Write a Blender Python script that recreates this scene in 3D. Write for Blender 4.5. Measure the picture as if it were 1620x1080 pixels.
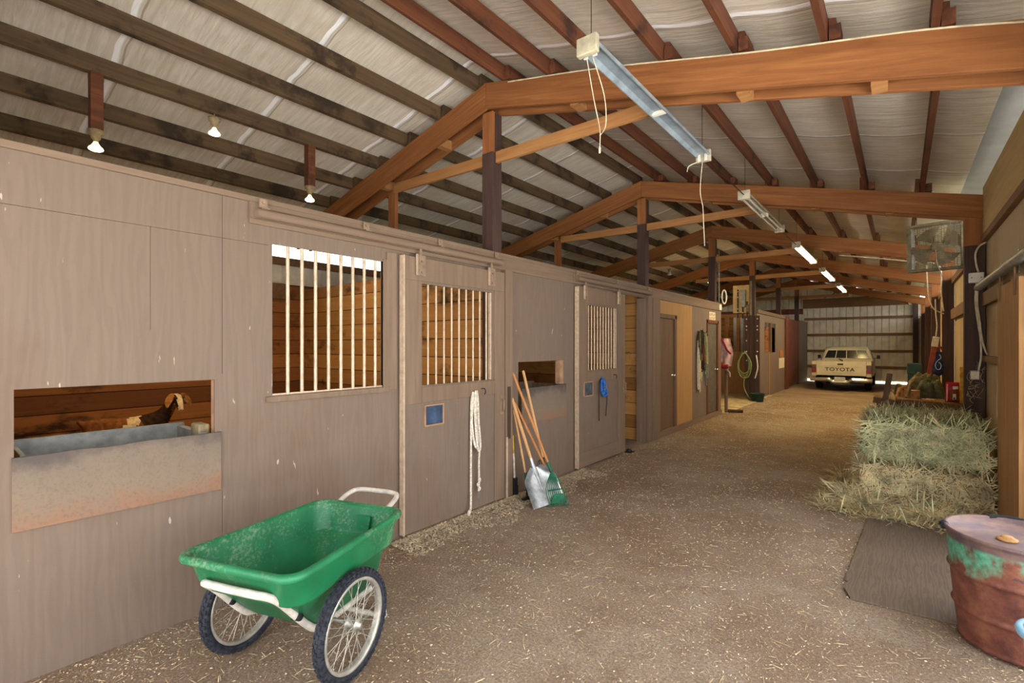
import bpy, math, random
from math import sin, cos, pi, radians, sqrt, atan2
from mathutils import Vector, Matrix, noise
random.seed(7)
sc = bpy.context.scene
for o in list(bpy.data.objects): bpy.data.objects.remove(o)
COL = sc.collection
V = Vector

# ------------------------------------------------------------------ camera, world, exposure
cam_d = bpy.data.cameras.new('camera'); cam = bpy.data.objects.new('camera', cam_d); COL.objects.link(cam)
cam.location = (0, 0, 1.54)
cam.rotation_euler = (pi/2, 0, math.atan(615/765))
cam_d.sensor_width = 36; cam_d.lens = 36*765/1620; cam_d.shift_y = 5/1620
cam_d.clip_start = .05; cam_d.clip_end = 300
sc.camera = cam
w = bpy.data.worlds.new('world'); sc.world = w; w.use_nodes = True
bg = w.node_tree.nodes['Background']
bg.inputs[0].default_value = (0.96, 0.97, 1.0, 1); bg.inputs[1].default_value = 1.75
sun_d = bpy.data.lights.new('sun', 'SUN'); sun_d.energy = 19.0; sun_d.angle = radians(2); sun_d.color = (1, .97, .93)
sun = bpy.data.objects.new('sun', sun_d); COL.objects.link(sun)
sun.rotation_euler = V((.35, -.35, -.87)).to_track_quat('-Z', 'Y').to_euler()
sc.view_settings.view_transform = 'Standard'
try: sc.view_settings.look = 'None'
except Exception: pass
sc.view_settings.gamma = 1; sc.view_settings.use_curve_mapping = False
sc.view_settings.exposure = 1.4
cy = sc.cycles
cy.use_denoising = True; cy.max_bounces = 9; cy.diffuse_bounces = 6; cy.glossy_bounces = 3; cy.transmission_bounces = 4
cy.sample_clamp_indirect = 8; cy.caustics_reflective = False; cy.caustics_refractive = False
WARM = (1.0, .72, .36)
TUBE = (1.0, .69, .25)

# ------------------------------------------------------------------ materials
def lin(c):
    if len(c) == 4: return c
    return tuple(((x/255)/12.92 if x/255 <= .04045 else ((x/255+.055)/1.055)**2.4) for x in c) + (1,)
class NT:
    def __init__(s, name):
        s.m = bpy.data.materials.new(name); s.m.use_nodes = True
        s.t = s.m.node_tree; s.b = s.t.nodes['Principled BSDF']
    def n(s, typ, **kw):
        x = s.t.nodes.new(typ)
        for k, v in kw.items():
            if k.startswith('i_'):
                key = k[2:]; key = int(key) if key.isdigit() else key
                x.inputs[key].default_value = v
            else: setattr(x, k, v)
        return x
    def l(s, a, b): s.t.links.new(a, b)
    def coords(s, scale=(1, 1, 1), rnd=True, coord='Object', shear=0):
        tc = s.n('ShaderNodeTexCoord'); mp = s.n('ShaderNodeMapping'); mp.inputs['Scale'].default_value = scale
        if rnd:
            oi = s.n('ShaderNodeObjectInfo'); m = s.n('ShaderNodeMath', operation='MULTIPLY'); m.inputs[1].default_value = 31.7
            s.l(oi.outputs['Random'], m.inputs[0]); ad = s.n('ShaderNodeVectorMath', operation='ADD')
            src = tc.outputs[coord]
            if shear:
                sp = s.n('ShaderNodeSeparateXYZ'); s.l(src, sp.inputs[0]); ab = s.n('ShaderNodeMath', operation='ABSOLUTE'); s.l(sp.outputs[0], ab.inputs[0])
                ma = s.n('ShaderNodeMath', operation='MULTIPLY_ADD'); ma.inputs[1].default_value = shear; s.l(ab.outputs[0], ma.inputs[0]); s.l(sp.outputs[2], ma.inputs[2])
                cb = s.n('ShaderNodeCombineXYZ'); s.l(sp.outputs[0], cb.inputs[0]); s.l(sp.outputs[1], cb.inputs[1]); s.l(ma.outputs[0], cb.inputs[2]); src = cb.outputs[0]
            s.l(src, ad.inputs[0]); s.l(m.outputs[0], ad.inputs[1]); s.l(ad.outputs[0], mp.inputs[0])
        else: s.l(tc.outputs[coord], mp.inputs[0])
        return mp.outputs[0]
    def noise(s, vec, scale, detail=4, rough=.6, dist=0):
        x = s.n('ShaderNodeTexNoise'); x.inputs['Scale'].default_value = scale; x.inputs['Detail'].default_value = detail
        x.inputs['Roughness'].default_value = rough; x.inputs['Distortion'].default_value = dist
        s.l(vec, x.inputs['Vector']); return x.outputs[0]
    def ramp(s, fac, stops):
        r = s.n('ShaderNodeValToRGB'); e = r.color_ramp.elements
        while len(e) < len(stops): e.new(.5)
        for q, (p, c) in zip(e, stops): q.position = p; q.color = lin(c)
        s.l(fac, r.inputs[0]); return r.outputs[0]
    def mix(s, fac, a, b, mode='MIX'):
        x = s.n('ShaderNodeMix', data_type='RGBA', blend_type=mode)
        for sock, v in ((x.inputs[0], fac), (x.inputs[6], a), (x.inputs[7], b)):
            if hasattr(v, 'is_linked') or hasattr(v, 'links'): s.l(v, sock)
            elif isinstance(v, tuple): sock.default_value = lin(v)
            else: sock.default_value = v
        return x.outputs[2]
    def step(s, fac, lo, hi):
        x = s.n('ShaderNodeMapRange'); x.inputs[1].default_value = lo; x.inputs[2].default_value = hi; s.l(fac, x.inputs[0]); return x.outputs[0]
    def bump(s, h, strength=.3, dist=.01):
        b = s.n('ShaderNodeBump'); b.inputs['Strength'].default_value = strength; b.inputs['Distance'].default_value = dist
        s.l(h, b.inputs['Height']); s.l(b.outputs[0], s.b.inputs['Normal'])
    def fin(s, col, rough=.8, metal=0, spec=.3):
        if isinstance(col, tuple): s.b.inputs['Base Color'].default_value = lin(col)
        else: s.l(col, s.b.inputs['Base Color'])
        s.b.inputs['Roughness'].default_value = rough; s.b.inputs['Metallic'].default_value = metal
        s.b.inputs['Specular IOR Level'].default_value = spec
        return s.m
def plain(name, c, rough=.6, metal=0, var=.12, scale=9, spec=.3, bump=0):
    t = NT(name); v = t.coords(); f = t.noise(v, scale, 5)
    lo = tuple(max(0, x*(1-var*1.6)) for x in c); hi = tuple(min(255, x*(1+var)) for x in c)
    if bump: t.bump(f, bump, .004)
    return t.fin(t.ramp(f, [(.3, lo), (.7, hi)]), rough, metal, spec)
def wood(name, c1, c2, axis=1, stain=None, sc_=1.0, rough=.75, bump=.25, stain_lo=.56, shear=0):
    t = NT(name); s = [22*sc_]*3; s[axis] = 1.3*sc_
    v = t.coords(tuple(s), shear=shear); f = t.noise(v, 1.0, 6, .62, .8); f2 = t.noise(v, 4.0, 3)
    c = t.ramp(f, [(.28, c1), (.52, tuple((a+b)/2 for a, b in zip(c1, c2))), (.75, c2)])
    s2 = [3.5]*3; s2[axis] = .8
    g = t.noise(t.coords(tuple(s2)), 1.0, 3)
    c = t.mix(t.step(g, .35, .7), c, t.mix(.5, c, c1), 'MIX')
    if stain:
        h = t.noise(t.coords((2.2, 2.2, 2.2)), 1.0, 5, .65); c = t.mix(t.step(h, stain_lo, stain_lo+.1), c, stain)
    t.bump(f2, bump, .004)
    return t.fin(c, rough)
def emit(name, c, s):
    t = NT(name); t.b.inputs['Base Color'].default_value = (.8, .8, .8, 1)
    t.b.inputs['Emission Color'].default_value = c + (1,); t.b.inputs['Emission Strength'].default_value = s; return t.m
def painted(name, c, grain=2, vstain=(113, 92, 76), gm=.10):
    """painted plywood: faint grain lines, streaks running down and worn flecks"""
    t = NT(name); s = [14.0]*3; s[grain] = .9
    v = t.coords(tuple(s), rnd=False); f = t.noise(v, 1.0, 6, .6, 1.6)
    wv = t.n('ShaderNodeTexWave', wave_type='BANDS', bands_direction='Y' if grain == 2 else 'X'); wv.inputs['Scale'].default_value = 1.2
    wv.inputs['Distortion'].default_value = 14; wv.inputs['Detail'].default_value = 3; wv.inputs['Detail Scale'].default_value = 1.5
    mp = t.coords((1, 6, .8) if grain == 2 else (11, 1.6, 1), rnd=False); t.l(mp, wv.inputs['Vector'])
    big = t.noise(t.coords((.8, .8, .5), rnd=False), 1.6, 5, .6)
    d = tuple(x*.95 for x in c); h = tuple(min(255, x*1.03) for x in c)
    col = t.ramp(f, [(.25, d), (.6, c), (.85, h)])
    col = t.mix(t.step(big, .5, .75), col, vstain)
    col2 = t.mix(gm, col, t.ramp(wv.outputs['Fac'], [(.35, tuple(x*.7 for x in c)), (.65, h)]))
    fl = t.noise(t.coords((30, 30, 9), rnd=False), 1.0, 2, .5); col3 = t.mix(t.step(fl, .74, .77), col2, (178, 162, 146))
    t.bump(wv.outputs['Fac'], .15, .002)
    return t.fin(col3, .72)
def planks(name, c1, c2, pitch=.19, along='Y', stain=(62, 38, 18)):
    """horizontal boards: each board its own tone, dark joints"""
    t = NT(name); tc = t.n('ShaderNodeTexCoord'); sp = t.n('ShaderNodeSeparateXYZ'); t.l(tc.outputs['Object'], sp.inputs[0])
    dv = t.n('ShaderNodeMath', operation='DIVIDE'); dv.inputs[1].default_value = pitch; t.l(sp.outputs[2], dv.inputs[0])
    fl = t.n('ShaderNodeMath', operation='FLOOR'); t.l(dv.outputs[0], fl.inputs[0])
    fr = t.n('ShaderNodeMath', operation='FRACT'); t.l(dv.outputs[0], fr.inputs[0])
    wn = t.n('ShaderNodeTexWhiteNoise', noise_dimensions='1D'); t.l(fl.outputs[0], wn.inputs['W'])
    s = (1.2, 20, 30) if along == 'X' else (20, 1.2, 30)
    f = t.noise(t.coords(s, rnd=False), 1.0, 5, .6, .5)
    a = t.n('ShaderNodeMath', operation='ADD'); t.l(wn.outputs['Value'], a.inputs[0]); t.l(f, a.inputs[1])
    hf = t.n('ShaderNodeMath', operation='MULTIPLY'); hf.inputs[1].default_value = .5; t.l(a.outputs[0], hf.inputs[0])
    c = t.ramp(hf.outputs[0], [(.25, c1), (.75, c2)])
    g = t.noise(t.coords((1.3, 1.3, 2.6), rnd=False), 1.0, 5, .65); c = t.mix(t.step(g, .54, .66), c, stain)
    j = t.step(fr.outputs[0], .05, .02); c = t.mix(j, c, (20, 11, 5))
    inv = t.n('ShaderNodeMath', operation='SUBTRACT'); inv.inputs[0].default_value = 1; t.l(j, inv.inputs[1]); t.bump(inv.outputs[0], .6, .01)
    return t.fin(c, .75)
def floor_mat():
    t = NT('dirt_and_shavings'); v = t.coords((1, 1, 1), rnd=False)
    big = t.noise(v, .7, 6, .62, .4); mid = t.noise(v, 5, 6, .7); fine = t.noise(v, 70, 5, .75)
    c = t.ramp(fine, [(.3, (114, 98, 82)), (.48, (152, 135, 116)), (.62, (176, 160, 140)), (.78, (204, 190, 168))])
    c = t.mix(t.step(big, .42, .62), c, t.ramp(fine, [(.3, (104, 85, 69)), (.55, (142, 119, 98)), (.8, (184, 165, 142))]))
    c = t.mix(t.step(mid, .5, .8), c, t.ramp(fine, [(.3, (98, 82, 67)), (.7, (142, 122, 102))]))
    vo = t.n('ShaderNodeTexVoronoi'); vo.inputs['Scale'].default_value = 95; t.l(t.coords((1, .4, 1), rnd=False), vo.inputs['Vector'])
    c = t.mix(t.step(vo.outputs['Distance'], .17, .1), c, (222, 206, 176))
    t.bump(fine, .6, .02)
    return t.fin(c, .95, 0, .1)
def insulation():
    t = NT('white_roof_insulation'); tc = t.n('ShaderNodeTexCoord'); sp = t.n('ShaderNodeSeparateXYZ'); t.l(tc.outputs['Object'], sp.inputs[0])
    wob = t.noise(t.coords((1.5, 1.5, 1.5), rnd=False), 1.0, 2)
    ad = t.n('ShaderNodeMath', operation='MULTIPLY_ADD'); ad.inputs[1].default_value = .10; t.l(wob, ad.inputs[0]); t.l(sp.outputs[1], ad.inputs[2])
    dv = t.n('ShaderNodeMath', operation='MULTIPLY_ADD'); dv.inputs[1].default_value = 1/1.18; dv.inputs[2].default_value = .10; t.l(ad.outputs[0], dv.inputs[0])
    fr = t.n('ShaderNodeMath', operation='FRACT'); t.l(dv.outputs[0], fr.inputs[0])
    f = t.noise(t.coords((2.2, 26, 2), rnd=False), 1.0, 5, .65, .6)
    big = t.noise(t.coords((1.3, 1.3, 1.3), rnd=False), 1.2, 5, .6)
    c = t.ramp(f, [(.3, (190, 181, 162)), (.5, (210, 201, 183)), (.72, (226, 219, 204))])
    c = t.mix(t.step(big, .48, .74), c, (192, 180, 158))
    seam = t.step(fr.outputs[0], .045, .030); c = t.mix(seam, c, (252, 252, 250))
    dk = t.n('ShaderNodeMath', operation='COMPARE'); dk.inputs[1].default_value = .060; dk.inputs[2].default_value = .006; t.l(fr.outputs[0], dk.inputs[0])
    c = t.mix(dk.outputs[0], c, (168, 156, 138))
    am = t.n('ShaderNodeMath', operation='ADD'); t.l(f, am.inputs[0]); t.l(seam, am.inputs[1]); t.bump(am.outputs[0], .55, .02)
    return t.fin(c, .6)
def drum_mat():
    t = NT('rusted_drum_paint'); v = t.coords((1, 1, 1), rnd=False)
    f = t.noise(v, 9, 6, .7); g = t.noise(t.coords((1, 1, .6), rnd=False), 4.2, 5, .65); h = t.noise(v, 30, 4)
    c = t.ramp(f, [(.3, (78, 44, 40)), (.5, (122, 72, 58)), (.7, (150, 98, 74))])
    c = t.mix(t.step(h, .62, .72), c, (84, 66, 80))
    tc = t.n('ShaderNodeTexCoord'); sp = t.n('ShaderNodeSeparateXYZ'); t.l(tc.outputs['Object'], sp.inputs[0])
    band = t.step(sp.outputs[2], .12, .44); mm = t.n('ShaderNodeMath', operation='MULTIPLY'); t.l(band, mm.inputs[0]); t.l(g, mm.inputs[1])
    c = t.mix(t.step(mm.outputs[0], .40, .5), c, t.ramp(h, [(.35, (74, 140, 112)), (.65, (112, 184, 152))]))
    top = t.step(sp.outputs[2], .50, .515); c = t.mix(top, c, t.ramp(f, [(.3, (84, 68, 82)), (.7, (136, 108, 92))]))
    t.bump(f, .4, .006)
    return t.fin(c, .55, .2, .4)
def board_mat():
    t = NT('weathered_feed_board'); v = t.coords((1, 1, 1), rnd=False)
    tc = t.n('ShaderNodeTexCoord'); sp = t.n('ShaderNodeSeparateXYZ'); t.l(tc.outputs['Object'], sp.inputs[0])
    f = t.noise(v, 5, 5, .65); fine = t.noise(v, 90, 2)
    ad = t.n('ShaderNodeMath', operation='MULTIPLY_ADD'); ad.inputs[1].default_value = .30; t.l(f, ad.inputs[0]); t.l(sp.outputs[2], ad.inputs[2])
    mr = t.step(ad.outputs[0], .06, .50)
    c = t.ramp(mr, [(0, (152, 112, 84)), (.22, (140, 106, 84)), (.5, (128, 112, 95)), (.8, (120, 106, 92)), (1, (86, 77, 73))])
    c = t.mix(t.step(fine, .5, .75), c, t.mix(.35, c, (90, 74, 62)))
    t.bump(fine, .3, .003)
    return t.fin(c, .8)

PAINT = (123, 106, 92)
M = {}
M['wall'] = painted('taupe_painted_plywood', PAINT)
M['trimpaint'] = wood('taupe_painted_board', (116, 96, 79), (138, 117, 98), 1, bump=.15)
M['trimpaint_z'] = wood('taupe_painted_stile', (116, 96, 79), (140, 119, 100), 2, bump=.15)
M['dirt'] = floor_mat(); M['ins'] = insulation(); M['drum'] = drum_mat(); M['feed'] = board_mat()
M['rafter'] = wood('orange_fir_rafter', (122, 74, 38), (172, 114, 64), 0, shear=.25)
M['rafter_pale'] = wood('pale_fir', (150, 102, 58), (186, 138, 86), 0)
M['purlin_r'] = wood('red_brown_purlin', (82, 46, 28), (132, 80, 50), 1, stain=(58, 36, 26))
M['purlin_l'] = wood('grey_brown_purlin', (70, 54, 37), (112, 90, 62), 1, stain=(50, 38, 27), stain_lo=.5)
M['post'] = wood('dark_stained_post', (58, 42, 36), (92, 70, 60), 2)
M['post_o'] = wood('orange_post_block', (126, 76, 40), (174, 114, 66), 2)
M['post_b'] = wood('brown_post', (96, 76, 58), (138, 112, 88), 2)
M['plankY'] = planks('stall_planks_lengthwise', (112, 66, 32), (164, 106, 54), .2, 'Y')
M['plankX'] = planks('stall_planks_crosswise', (136, 90, 44), (190, 142, 80), .2, 'X', (70, 44, 24))
M['osb'] = wood('tan_plywood', (164, 122, 72), (192, 150, 96), 2, bump=.1)
M['door_b'] = wood('brown_door', (104, 80, 60), (128, 100, 78), 2, bump=.1)
M['door_g'] = plain('grey_green_door', (92, 86, 72), .6)
M['reddoor'] = wood('reddish_brown_boards', (96, 50, 34), (134, 80, 56), 2)
M['metal'] = plain('cream_corrugated_metal', (222, 212, 186), .45, .0, .06, 4, .5)
M['greymetal'] = plain('bare_grey_roof_metal', (150, 150, 148), .5, .3, .05, 3)
M['galv'] = plain('galvanised_steel', (138, 138, 132), .5, .3, .12, 12)
M['rightply'] = painted('weathered_tan_plywood', (190, 168, 130), 2, (156, 132, 96))
M['header'] = wood('yellowed_header_board', (188, 158, 100), (216, 188, 130), 1)
M['bdoor'] = wood('brown_barn_door_plank', (156, 114, 72), (200, 154, 104), 2)
M['girt'] = wood('brown_girt', (110, 80, 52), (150, 112, 74), 0)
M['bar'] = plain('pale_steel_bar', (198, 176, 150), .45, .2, .08, 20)
M['iron'] = plain('brown_painted_iron', (146, 124, 104), .55, .2, .1, 20)
M['dark'] = plain('dark_iron', (48, 44, 42), .5, .4)
M['black'] = plain('black_rubber', (30, 31, 36), .8)
M['tyre'] = plain('dusty_black_tyre', (44, 46, 54), .85, 0, .25, 40)
M['rim'] = plain('dull_wheel_steel', (186, 182, 170), .4, .5, .1, 20)
M['tube_w'] = plain('white_painted_tube', (200, 192, 180), .45, 0, .1, 20, .5)
M['tub'] = None
M['slate'] = plain('blue_slate', (56, 74, 100), .6, 0, .2, 14)
M['slate2'] = plain('grey_slate', (74, 82, 88), .6, 0, .2, 14)
M['brown_rim'] = plain('tan_wood_edge', (168, 130, 100), .6)
M['rope'] = plain('white_cotton_rope', (216, 206, 190), .9, 0, .15, 60, .1, .5)
M['cord'] = plain('cream_cable', (214, 200, 168), .6)
M['blueweb'] = plain('blue_nylon_web', (38, 104, 190), .7, 0, .2, 30)
M['handle'] = wood('ash_handle', (188, 140, 92), (222, 180, 130), 2, sc_=2, bump=.05)
M['handle_o'] = wood('varnished_handle', (178, 116, 66), (206, 148, 94), 2, sc_=2, bump=.05)
M['alu'] = plain('scuffed_aluminium', (172, 176, 176), .35, .75, .12, 18)
M['green_p'] = plain('dark_green_paint', (24, 96, 66), .5, 0, .2, 20)
M['yellow'] = plain('yellow_paint', (204, 160, 48), .5, 0, .15, 14)
M['blueplastic'] = plain('pale_blue_plastic', (138, 186, 214), .4, 0, .06, 8, .5)
M['hose'] = plain('green_hose', (142, 156, 104), .5, 0, .1, 20)
M['bucket'] = plain('dark_green_rubber', (34, 62, 58), .6)
M['white'] = plain('white_enamel', (226, 222, 208), .45, 0, .05, 8, .5)
M['glassw'] = emit('lit_bulb', (1, .86, .55), 9)
M['bulb_glow'] = emit('glowing_bulb_glass', (1, .74, .34), .9)
M['tube_on'] = emit('lit_tube', (1, .93, .78), 8)
M['goldlit'] = M['glassw']
M['bulb_off'] = plain('white_bulb_glass', (232, 226, 214), .2, 0, .02, 5, .5)
M['fixt'] = plain('galvanised_light_channel', (150, 164, 172), .4, .3, .1, 8)
M['fixt2'] = plain('cream_fixture_side', (186, 178, 152), .5, 0, .12, 12)
M['shav'] = plain('pale_shaving', (226, 212, 184), .9, 0, .1, 6, .1)
M['chip'] = plain('dull_wood_chip', (188, 166, 134), .9, 0, .15, 6, .1)
M['straw1'] = plain('straw_gold', (214, 196, 152), .8, 0, .2, 6, .2)
M['straw2'] = plain('straw_brown', (158, 130, 90), .8, 0, .2, 6, .2)
M['hay1'] = plain('hay_green', (174, 180, 136), .8, 0, .2, 6, .2)
M['hay2'] = plain('hay_pale', (206, 204, 162), .8, 0, .15, 6, .2)
M['haybody'] = plain('packed_hay', (152, 146, 108), .95, 0, .3, 45, .05, .8)
M['strawbody'] = plain('packed_straw', (184, 162, 122), .95, 0, .3, 45, .05, .8)
M['ply_floor'] = painted('brown_stained_plywood_sheet', (112, 97, 83), 1, (90, 76, 66), gm=.30)
M['panelboard'] = plain('pale_tan_plywood', (214, 186, 128), .7, 0, .08, 5)
M['canvas'] = plain('olive_canvas', (112, 104, 70), .9, 0, .25, 10)
M['tarp'] = plain('dark_green_canvas', (74, 76, 56), .9, 0, .25, 12)
M['tan'] = plain('tan_leather', (184, 136, 84), .7, 0, .2, 16)
M['red'] = plain('red_plastic', (188, 30, 44), .45, 0, .1, 10)
M['redwood'] = plain('red_painted_board', (150, 72, 54), .6, 0, .2, 8)
M['navy'] = plain('navy_fabric', (44, 50, 82), .85, 0, .25, 18)
M['sky_p'] = plain('pale_blue_piping', (164, 186, 206), .7)
M['pink'] = plain('pale_pink_cloth', (226, 192, 186), .85, 0, .1, 10)
M['maroon'] = plain('dark_red_cloth', (142, 38, 42), .85, 0, .2, 14)
M['concrete'] = plain('tan_concrete', (186, 168, 130), .85, 0, .15, 5)
M['glass'] = plain('dark_window_glass', (38, 42, 38), .12, 0, .05, 4, .6)
M['truck'] = plain('cream_car_paint', (204, 198, 170), .35, 0, .04, 4, .5)
M['chrome'] = plain('chrome', (206, 206, 202), .18, .9, .04, 6)
M['lens_r'] = plain('red_lens', (130, 20, 22), .3, 0, .1, 30, .5)
M['lens_a'] = plain('dark_amber_lens', (92, 62, 40), .3, 0, .1, 30, .5)
M['letter'] = plain('brown_letter_paint', (84, 74, 56), .5)
M['plate'] = plain('licence_plate_white', (196, 196, 190), .5, 0, .2, 60)
M['grille_g'] = plain('dusty_grey_steel', (128, 118, 92), .6, .2, .15, 16)
M['cobdust'] = plain('dusty_brown_box', (142, 126, 96), .7, 0, .15, 14)
M['paper'] = plain('off_white_card', (220, 208, 178), .8, 0, .06, 20)
M['ink'] = plain('dark_print', (110, 98, 74), .8)
M['goat_b'] = plain('brown_goat_hair', (134, 84, 46), .9, 0, .15, 25, .1, .4)
M['goat_d'] = plain('dark_goat_hair', (62, 42, 30), .9, 0, .25, 25, .1, .4)
M['goat_w'] = plain('cream_goat_hair', (232, 206, 162), .9, 0, .1, 25, .1, .4)
M['goat_t'] = plain('tan_goat_ear', (176, 120, 66), .9, 0, .2, 25, .1, .4)
M['grass'] = plain('dark_low_bounce_grass', (84, 84, 62), .95, 0, .2, 2, .1)
M['grnd'] = plain('pale_bounce_yard', (208, 207, 206), .95, 0, .15, 3, .1)
def tubmat():
    t = NT('green_moulded_plastic'); v = t.coords((1, 1, 1), rnd=False); f = t.noise(v, 7, 5); d = t.noise(v, 60, 4, .7); e = t.noise(v, 3, 4)
    c = t.ramp(f, [(.3, (18, 100, 60)), (.7, (32, 122, 78))])
    mm = t.n('ShaderNodeMath', operation='MULTIPLY'); t.l(d, mm.inputs[0]); t.l(e, mm.inputs[1])
    c = t.mix(t.step(mm.outputs[0], .27, .42), c, (120, 150, 116))
    return t.fin(c, .42, 0, .45)
M['tub'] = tubmat()

# ------------------------------------------------------------------ mesh helpers
class B:
    def __init__(s): s.v = []; s.f = []; s.mi = []; s.sm = []
    def add(s, vs, fs, mi=0, smooth=False):
        o = len(s.v); s.v += [tuple(p) for p in vs]
        for f in fs: s.f.append(tuple(i+o for i in f)); s.mi.append(mi); s.sm.append(smooth)
        return s
    def box(s, x0, x1, y0, y1, z0, z1, mi=0):
        vs = [(x, y, z) for z in (z0, z1) for y in (y0, y1) for x in (x0, x1)]
        return s.add(vs, [(0, 2, 3, 1), (4, 5, 7, 6), (0, 1, 5, 4), (2, 6, 7, 3), (0, 4, 6, 2), (1, 3, 7, 5)], mi)
    def beam(s, p, q, wd, ht, up=(0, 0, 1), mi=0):
        p, q = V(p), V(q); d = (q-p).normalized(); sd = d.cross(V(up)).normalized(); u = sd.cross(d)
        vs = [e + sd*(a*wd/2) + u*(b*ht/2) for e in (p, q) for a, b in ((-1, -1), (1, -1), (1, 1), (-1, 1))]
        return s.add(vs, [(3, 2, 1, 0), (4, 5, 6, 7), (0, 1, 5, 4), (1, 2, 6, 5), (2, 3, 7, 6), (3, 0, 4, 7)], mi)
    def tube(s, pts, r, n=8, closed=False, mi=0, caps=True):
        P = [V(p) for p in pts]; k = len(P); rr = r if isinstance(r, (list, tuple)) else [r]*k
        T = []
        for i in range(k):
            a = P[(i-1) % k] if closed or i > 0 else P[i]; b = P[(i+1) % k] if closed or i < k-1 else P[i]
            T.append((b-a).normalized())
        t = T[0]; ref = V((0, 0, 1)) if abs(t.z) < .9 else V((1, 0, 0)); u = t.cross(ref).normalized()
        vs = []
        for i in range(k):
            u = (u - T[i]*u.dot(T[i])); u = u.normalized() if u.length > 1e-6 else T[i].orthogonal().normalized()
            w_ = T[i].cross(u)
            vs += [P[i] + (u*cos(2*pi*j/n) + w_*sin(2*pi*j/n))*rr[i] for j in range(n)]
        fs = []
        for i in range(k if closed else k-1):
            a, b = i*n, ((i+1) % k)*n
            fs += [(a+j, a+(j+1) % n, b+(j+1) % n, b+j) for j in range(n)]
        s.add(vs, fs, mi, True)
        if caps and not closed:
            s.add(vs[:n], [tuple(range(n-1, -1, -1))], mi); s.add(vs[-n:], [tuple(range(n))], mi)
        return s
    def lathe(s, prof, c=(0, 0, 0), n=32, mi=0, axis='z', smooth=True):
        vs = []
        for r, z in prof:
            for j in range(n):
                a = 2*pi*j/n
                p = (r*cos(a), r*sin(a), z) if axis == 'z' else ((z, r*cos(a), r*sin(a)) if axis == 'x' else (r*sin(a), z, r*cos(a)))
                vs.append((p[0]+c[0], p[1]+c[1], p[2]+c[2]))
        fs = [(i*n+j, i*n+(j+1) % n, (i+1)*n+(j+1) % n, (i+1)*n+j) for i in range(len(prof)-1) for j in range(n)]
        return s.add(vs, fs, mi, smooth)
    def prism(s, poly, z0, z1, mi=0):
        n = len(poly); vs = [(x, y, z0) for x, y in poly] + [(x, y, z1) for x, y in poly]
        return s.add(vs, [tuple(range(n-1, -1, -1)), tuple(range(n, 2*n))] + [(i, (i+1) % n, n+(i+1) % n, n+i) for i in range(n)], mi)
    def grid(s, fn, nu, nv, mi=0, smooth=True, thick=0):
        vs = [V(fn(i/nu, j/nv)) for j in range(nv+1) for i in range(nu+1)]
        fs = [(j*(nu+1)+i, j*(nu+1)+i+1, (j+1)*(nu+1)+i+1, (j+1)*(nu+1)+i) for j in range(nv) for i in range(nu)]
        return s.add(vs, fs, mi, smooth)
    def blob(s, c, r, n=12, m=8, mi=0):
        vs = [(c[0]+r[0]*sin(pi*i/m)*cos(2*pi*j/n), c[1]+r[1]*sin(pi*i/m)*sin(2*pi*j/n), c[2]+r[2]*cos(pi*i/m)) for i in range(m+1) for j in range(n)]
        return s.add(vs, [(i*n+j, (i+1)*n+j, (i+1)*n+(j+1) % n, i*n+(j+1) % n) for i in range(m) for j in range(n)], mi, True)
    def plate(s, holes, y0, y1, z0, z1, x0, x1, mi=0):
        """a sheet in the plane X = const with rectangular holes (ya, yb, za, zb)"""
        ys = sorted({y0, y1, *[q for h in holes for q in h[:2] if y0 < q < y1]}); zs = sorted({z0, z1, *[q for h in holes for q in h[2:] if z0 < q < z1]})
        ins = lambda y, z: y0 < y < y1 and z0 < z < z1 and not any(h[0] < y < h[1] and h[2] < z < h[3] for h in holes)
        for i in range(len(ys)-1):
            for j in range(len(zs)-1):
                a, b, c, d = ys[i], ys[i+1], zs[j], zs[j+1]; my, mz = (a+b)/2, (c+d)/2
                if not ins(my, mz): continue
                s.add([(x1, a, c), (x1, b, c), (x1, b, d), (x1, a, d)], [(0, 1, 2, 3)], mi)
                s.add([(x0, a, c), (x0, b, c), (x0, b, d), (x0, a, d)], [(3, 2, 1, 0)], mi)
                e = 1e-4
                if not ins(a-e, mz): s.add([(x0, a, c), (x1, a, c), (x1, a, d), (x0, a, d)], [(0, 1, 2, 3)], mi)
                if not ins(b+e, mz): s.add([(x0, b, c), (x1, b, c), (x1, b, d), (x0, b, d)], [(3, 2, 1, 0)], mi)
                if not ins(my, c-e): s.add([(x0, a, c), (x1, a, c), (x1, b, c), (x0, b, c)], [(3, 2, 1, 0)], mi)
                if not ins(my, d+e): s.add([(x0, a, d), (x1, a, d), (x1, b, d), (x0, b, d)], [(0, 1, 2, 3)], mi)
        return s
def cr(pts, k=6, closed=False):
    P = [V(p) for p in pts]; n = len(P); out = []
    for i in range(n if closed else n-1):
        g = lambda q: P[q % n] if closed else P[max(0, min(n-1, q))]
        a, b, c, d = g(i-1), g(i), g(i+1), g(i+2)
        for j in range(k):
            t = j/k; out.append(.5*((2*b) + (c-a)*t + (2*a-5*b+4*c-d)*t*t + (3*b-a-3*c+d)*t**3))
    if not closed: out.append(P[-1])
    return out
ORG = {}
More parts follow.
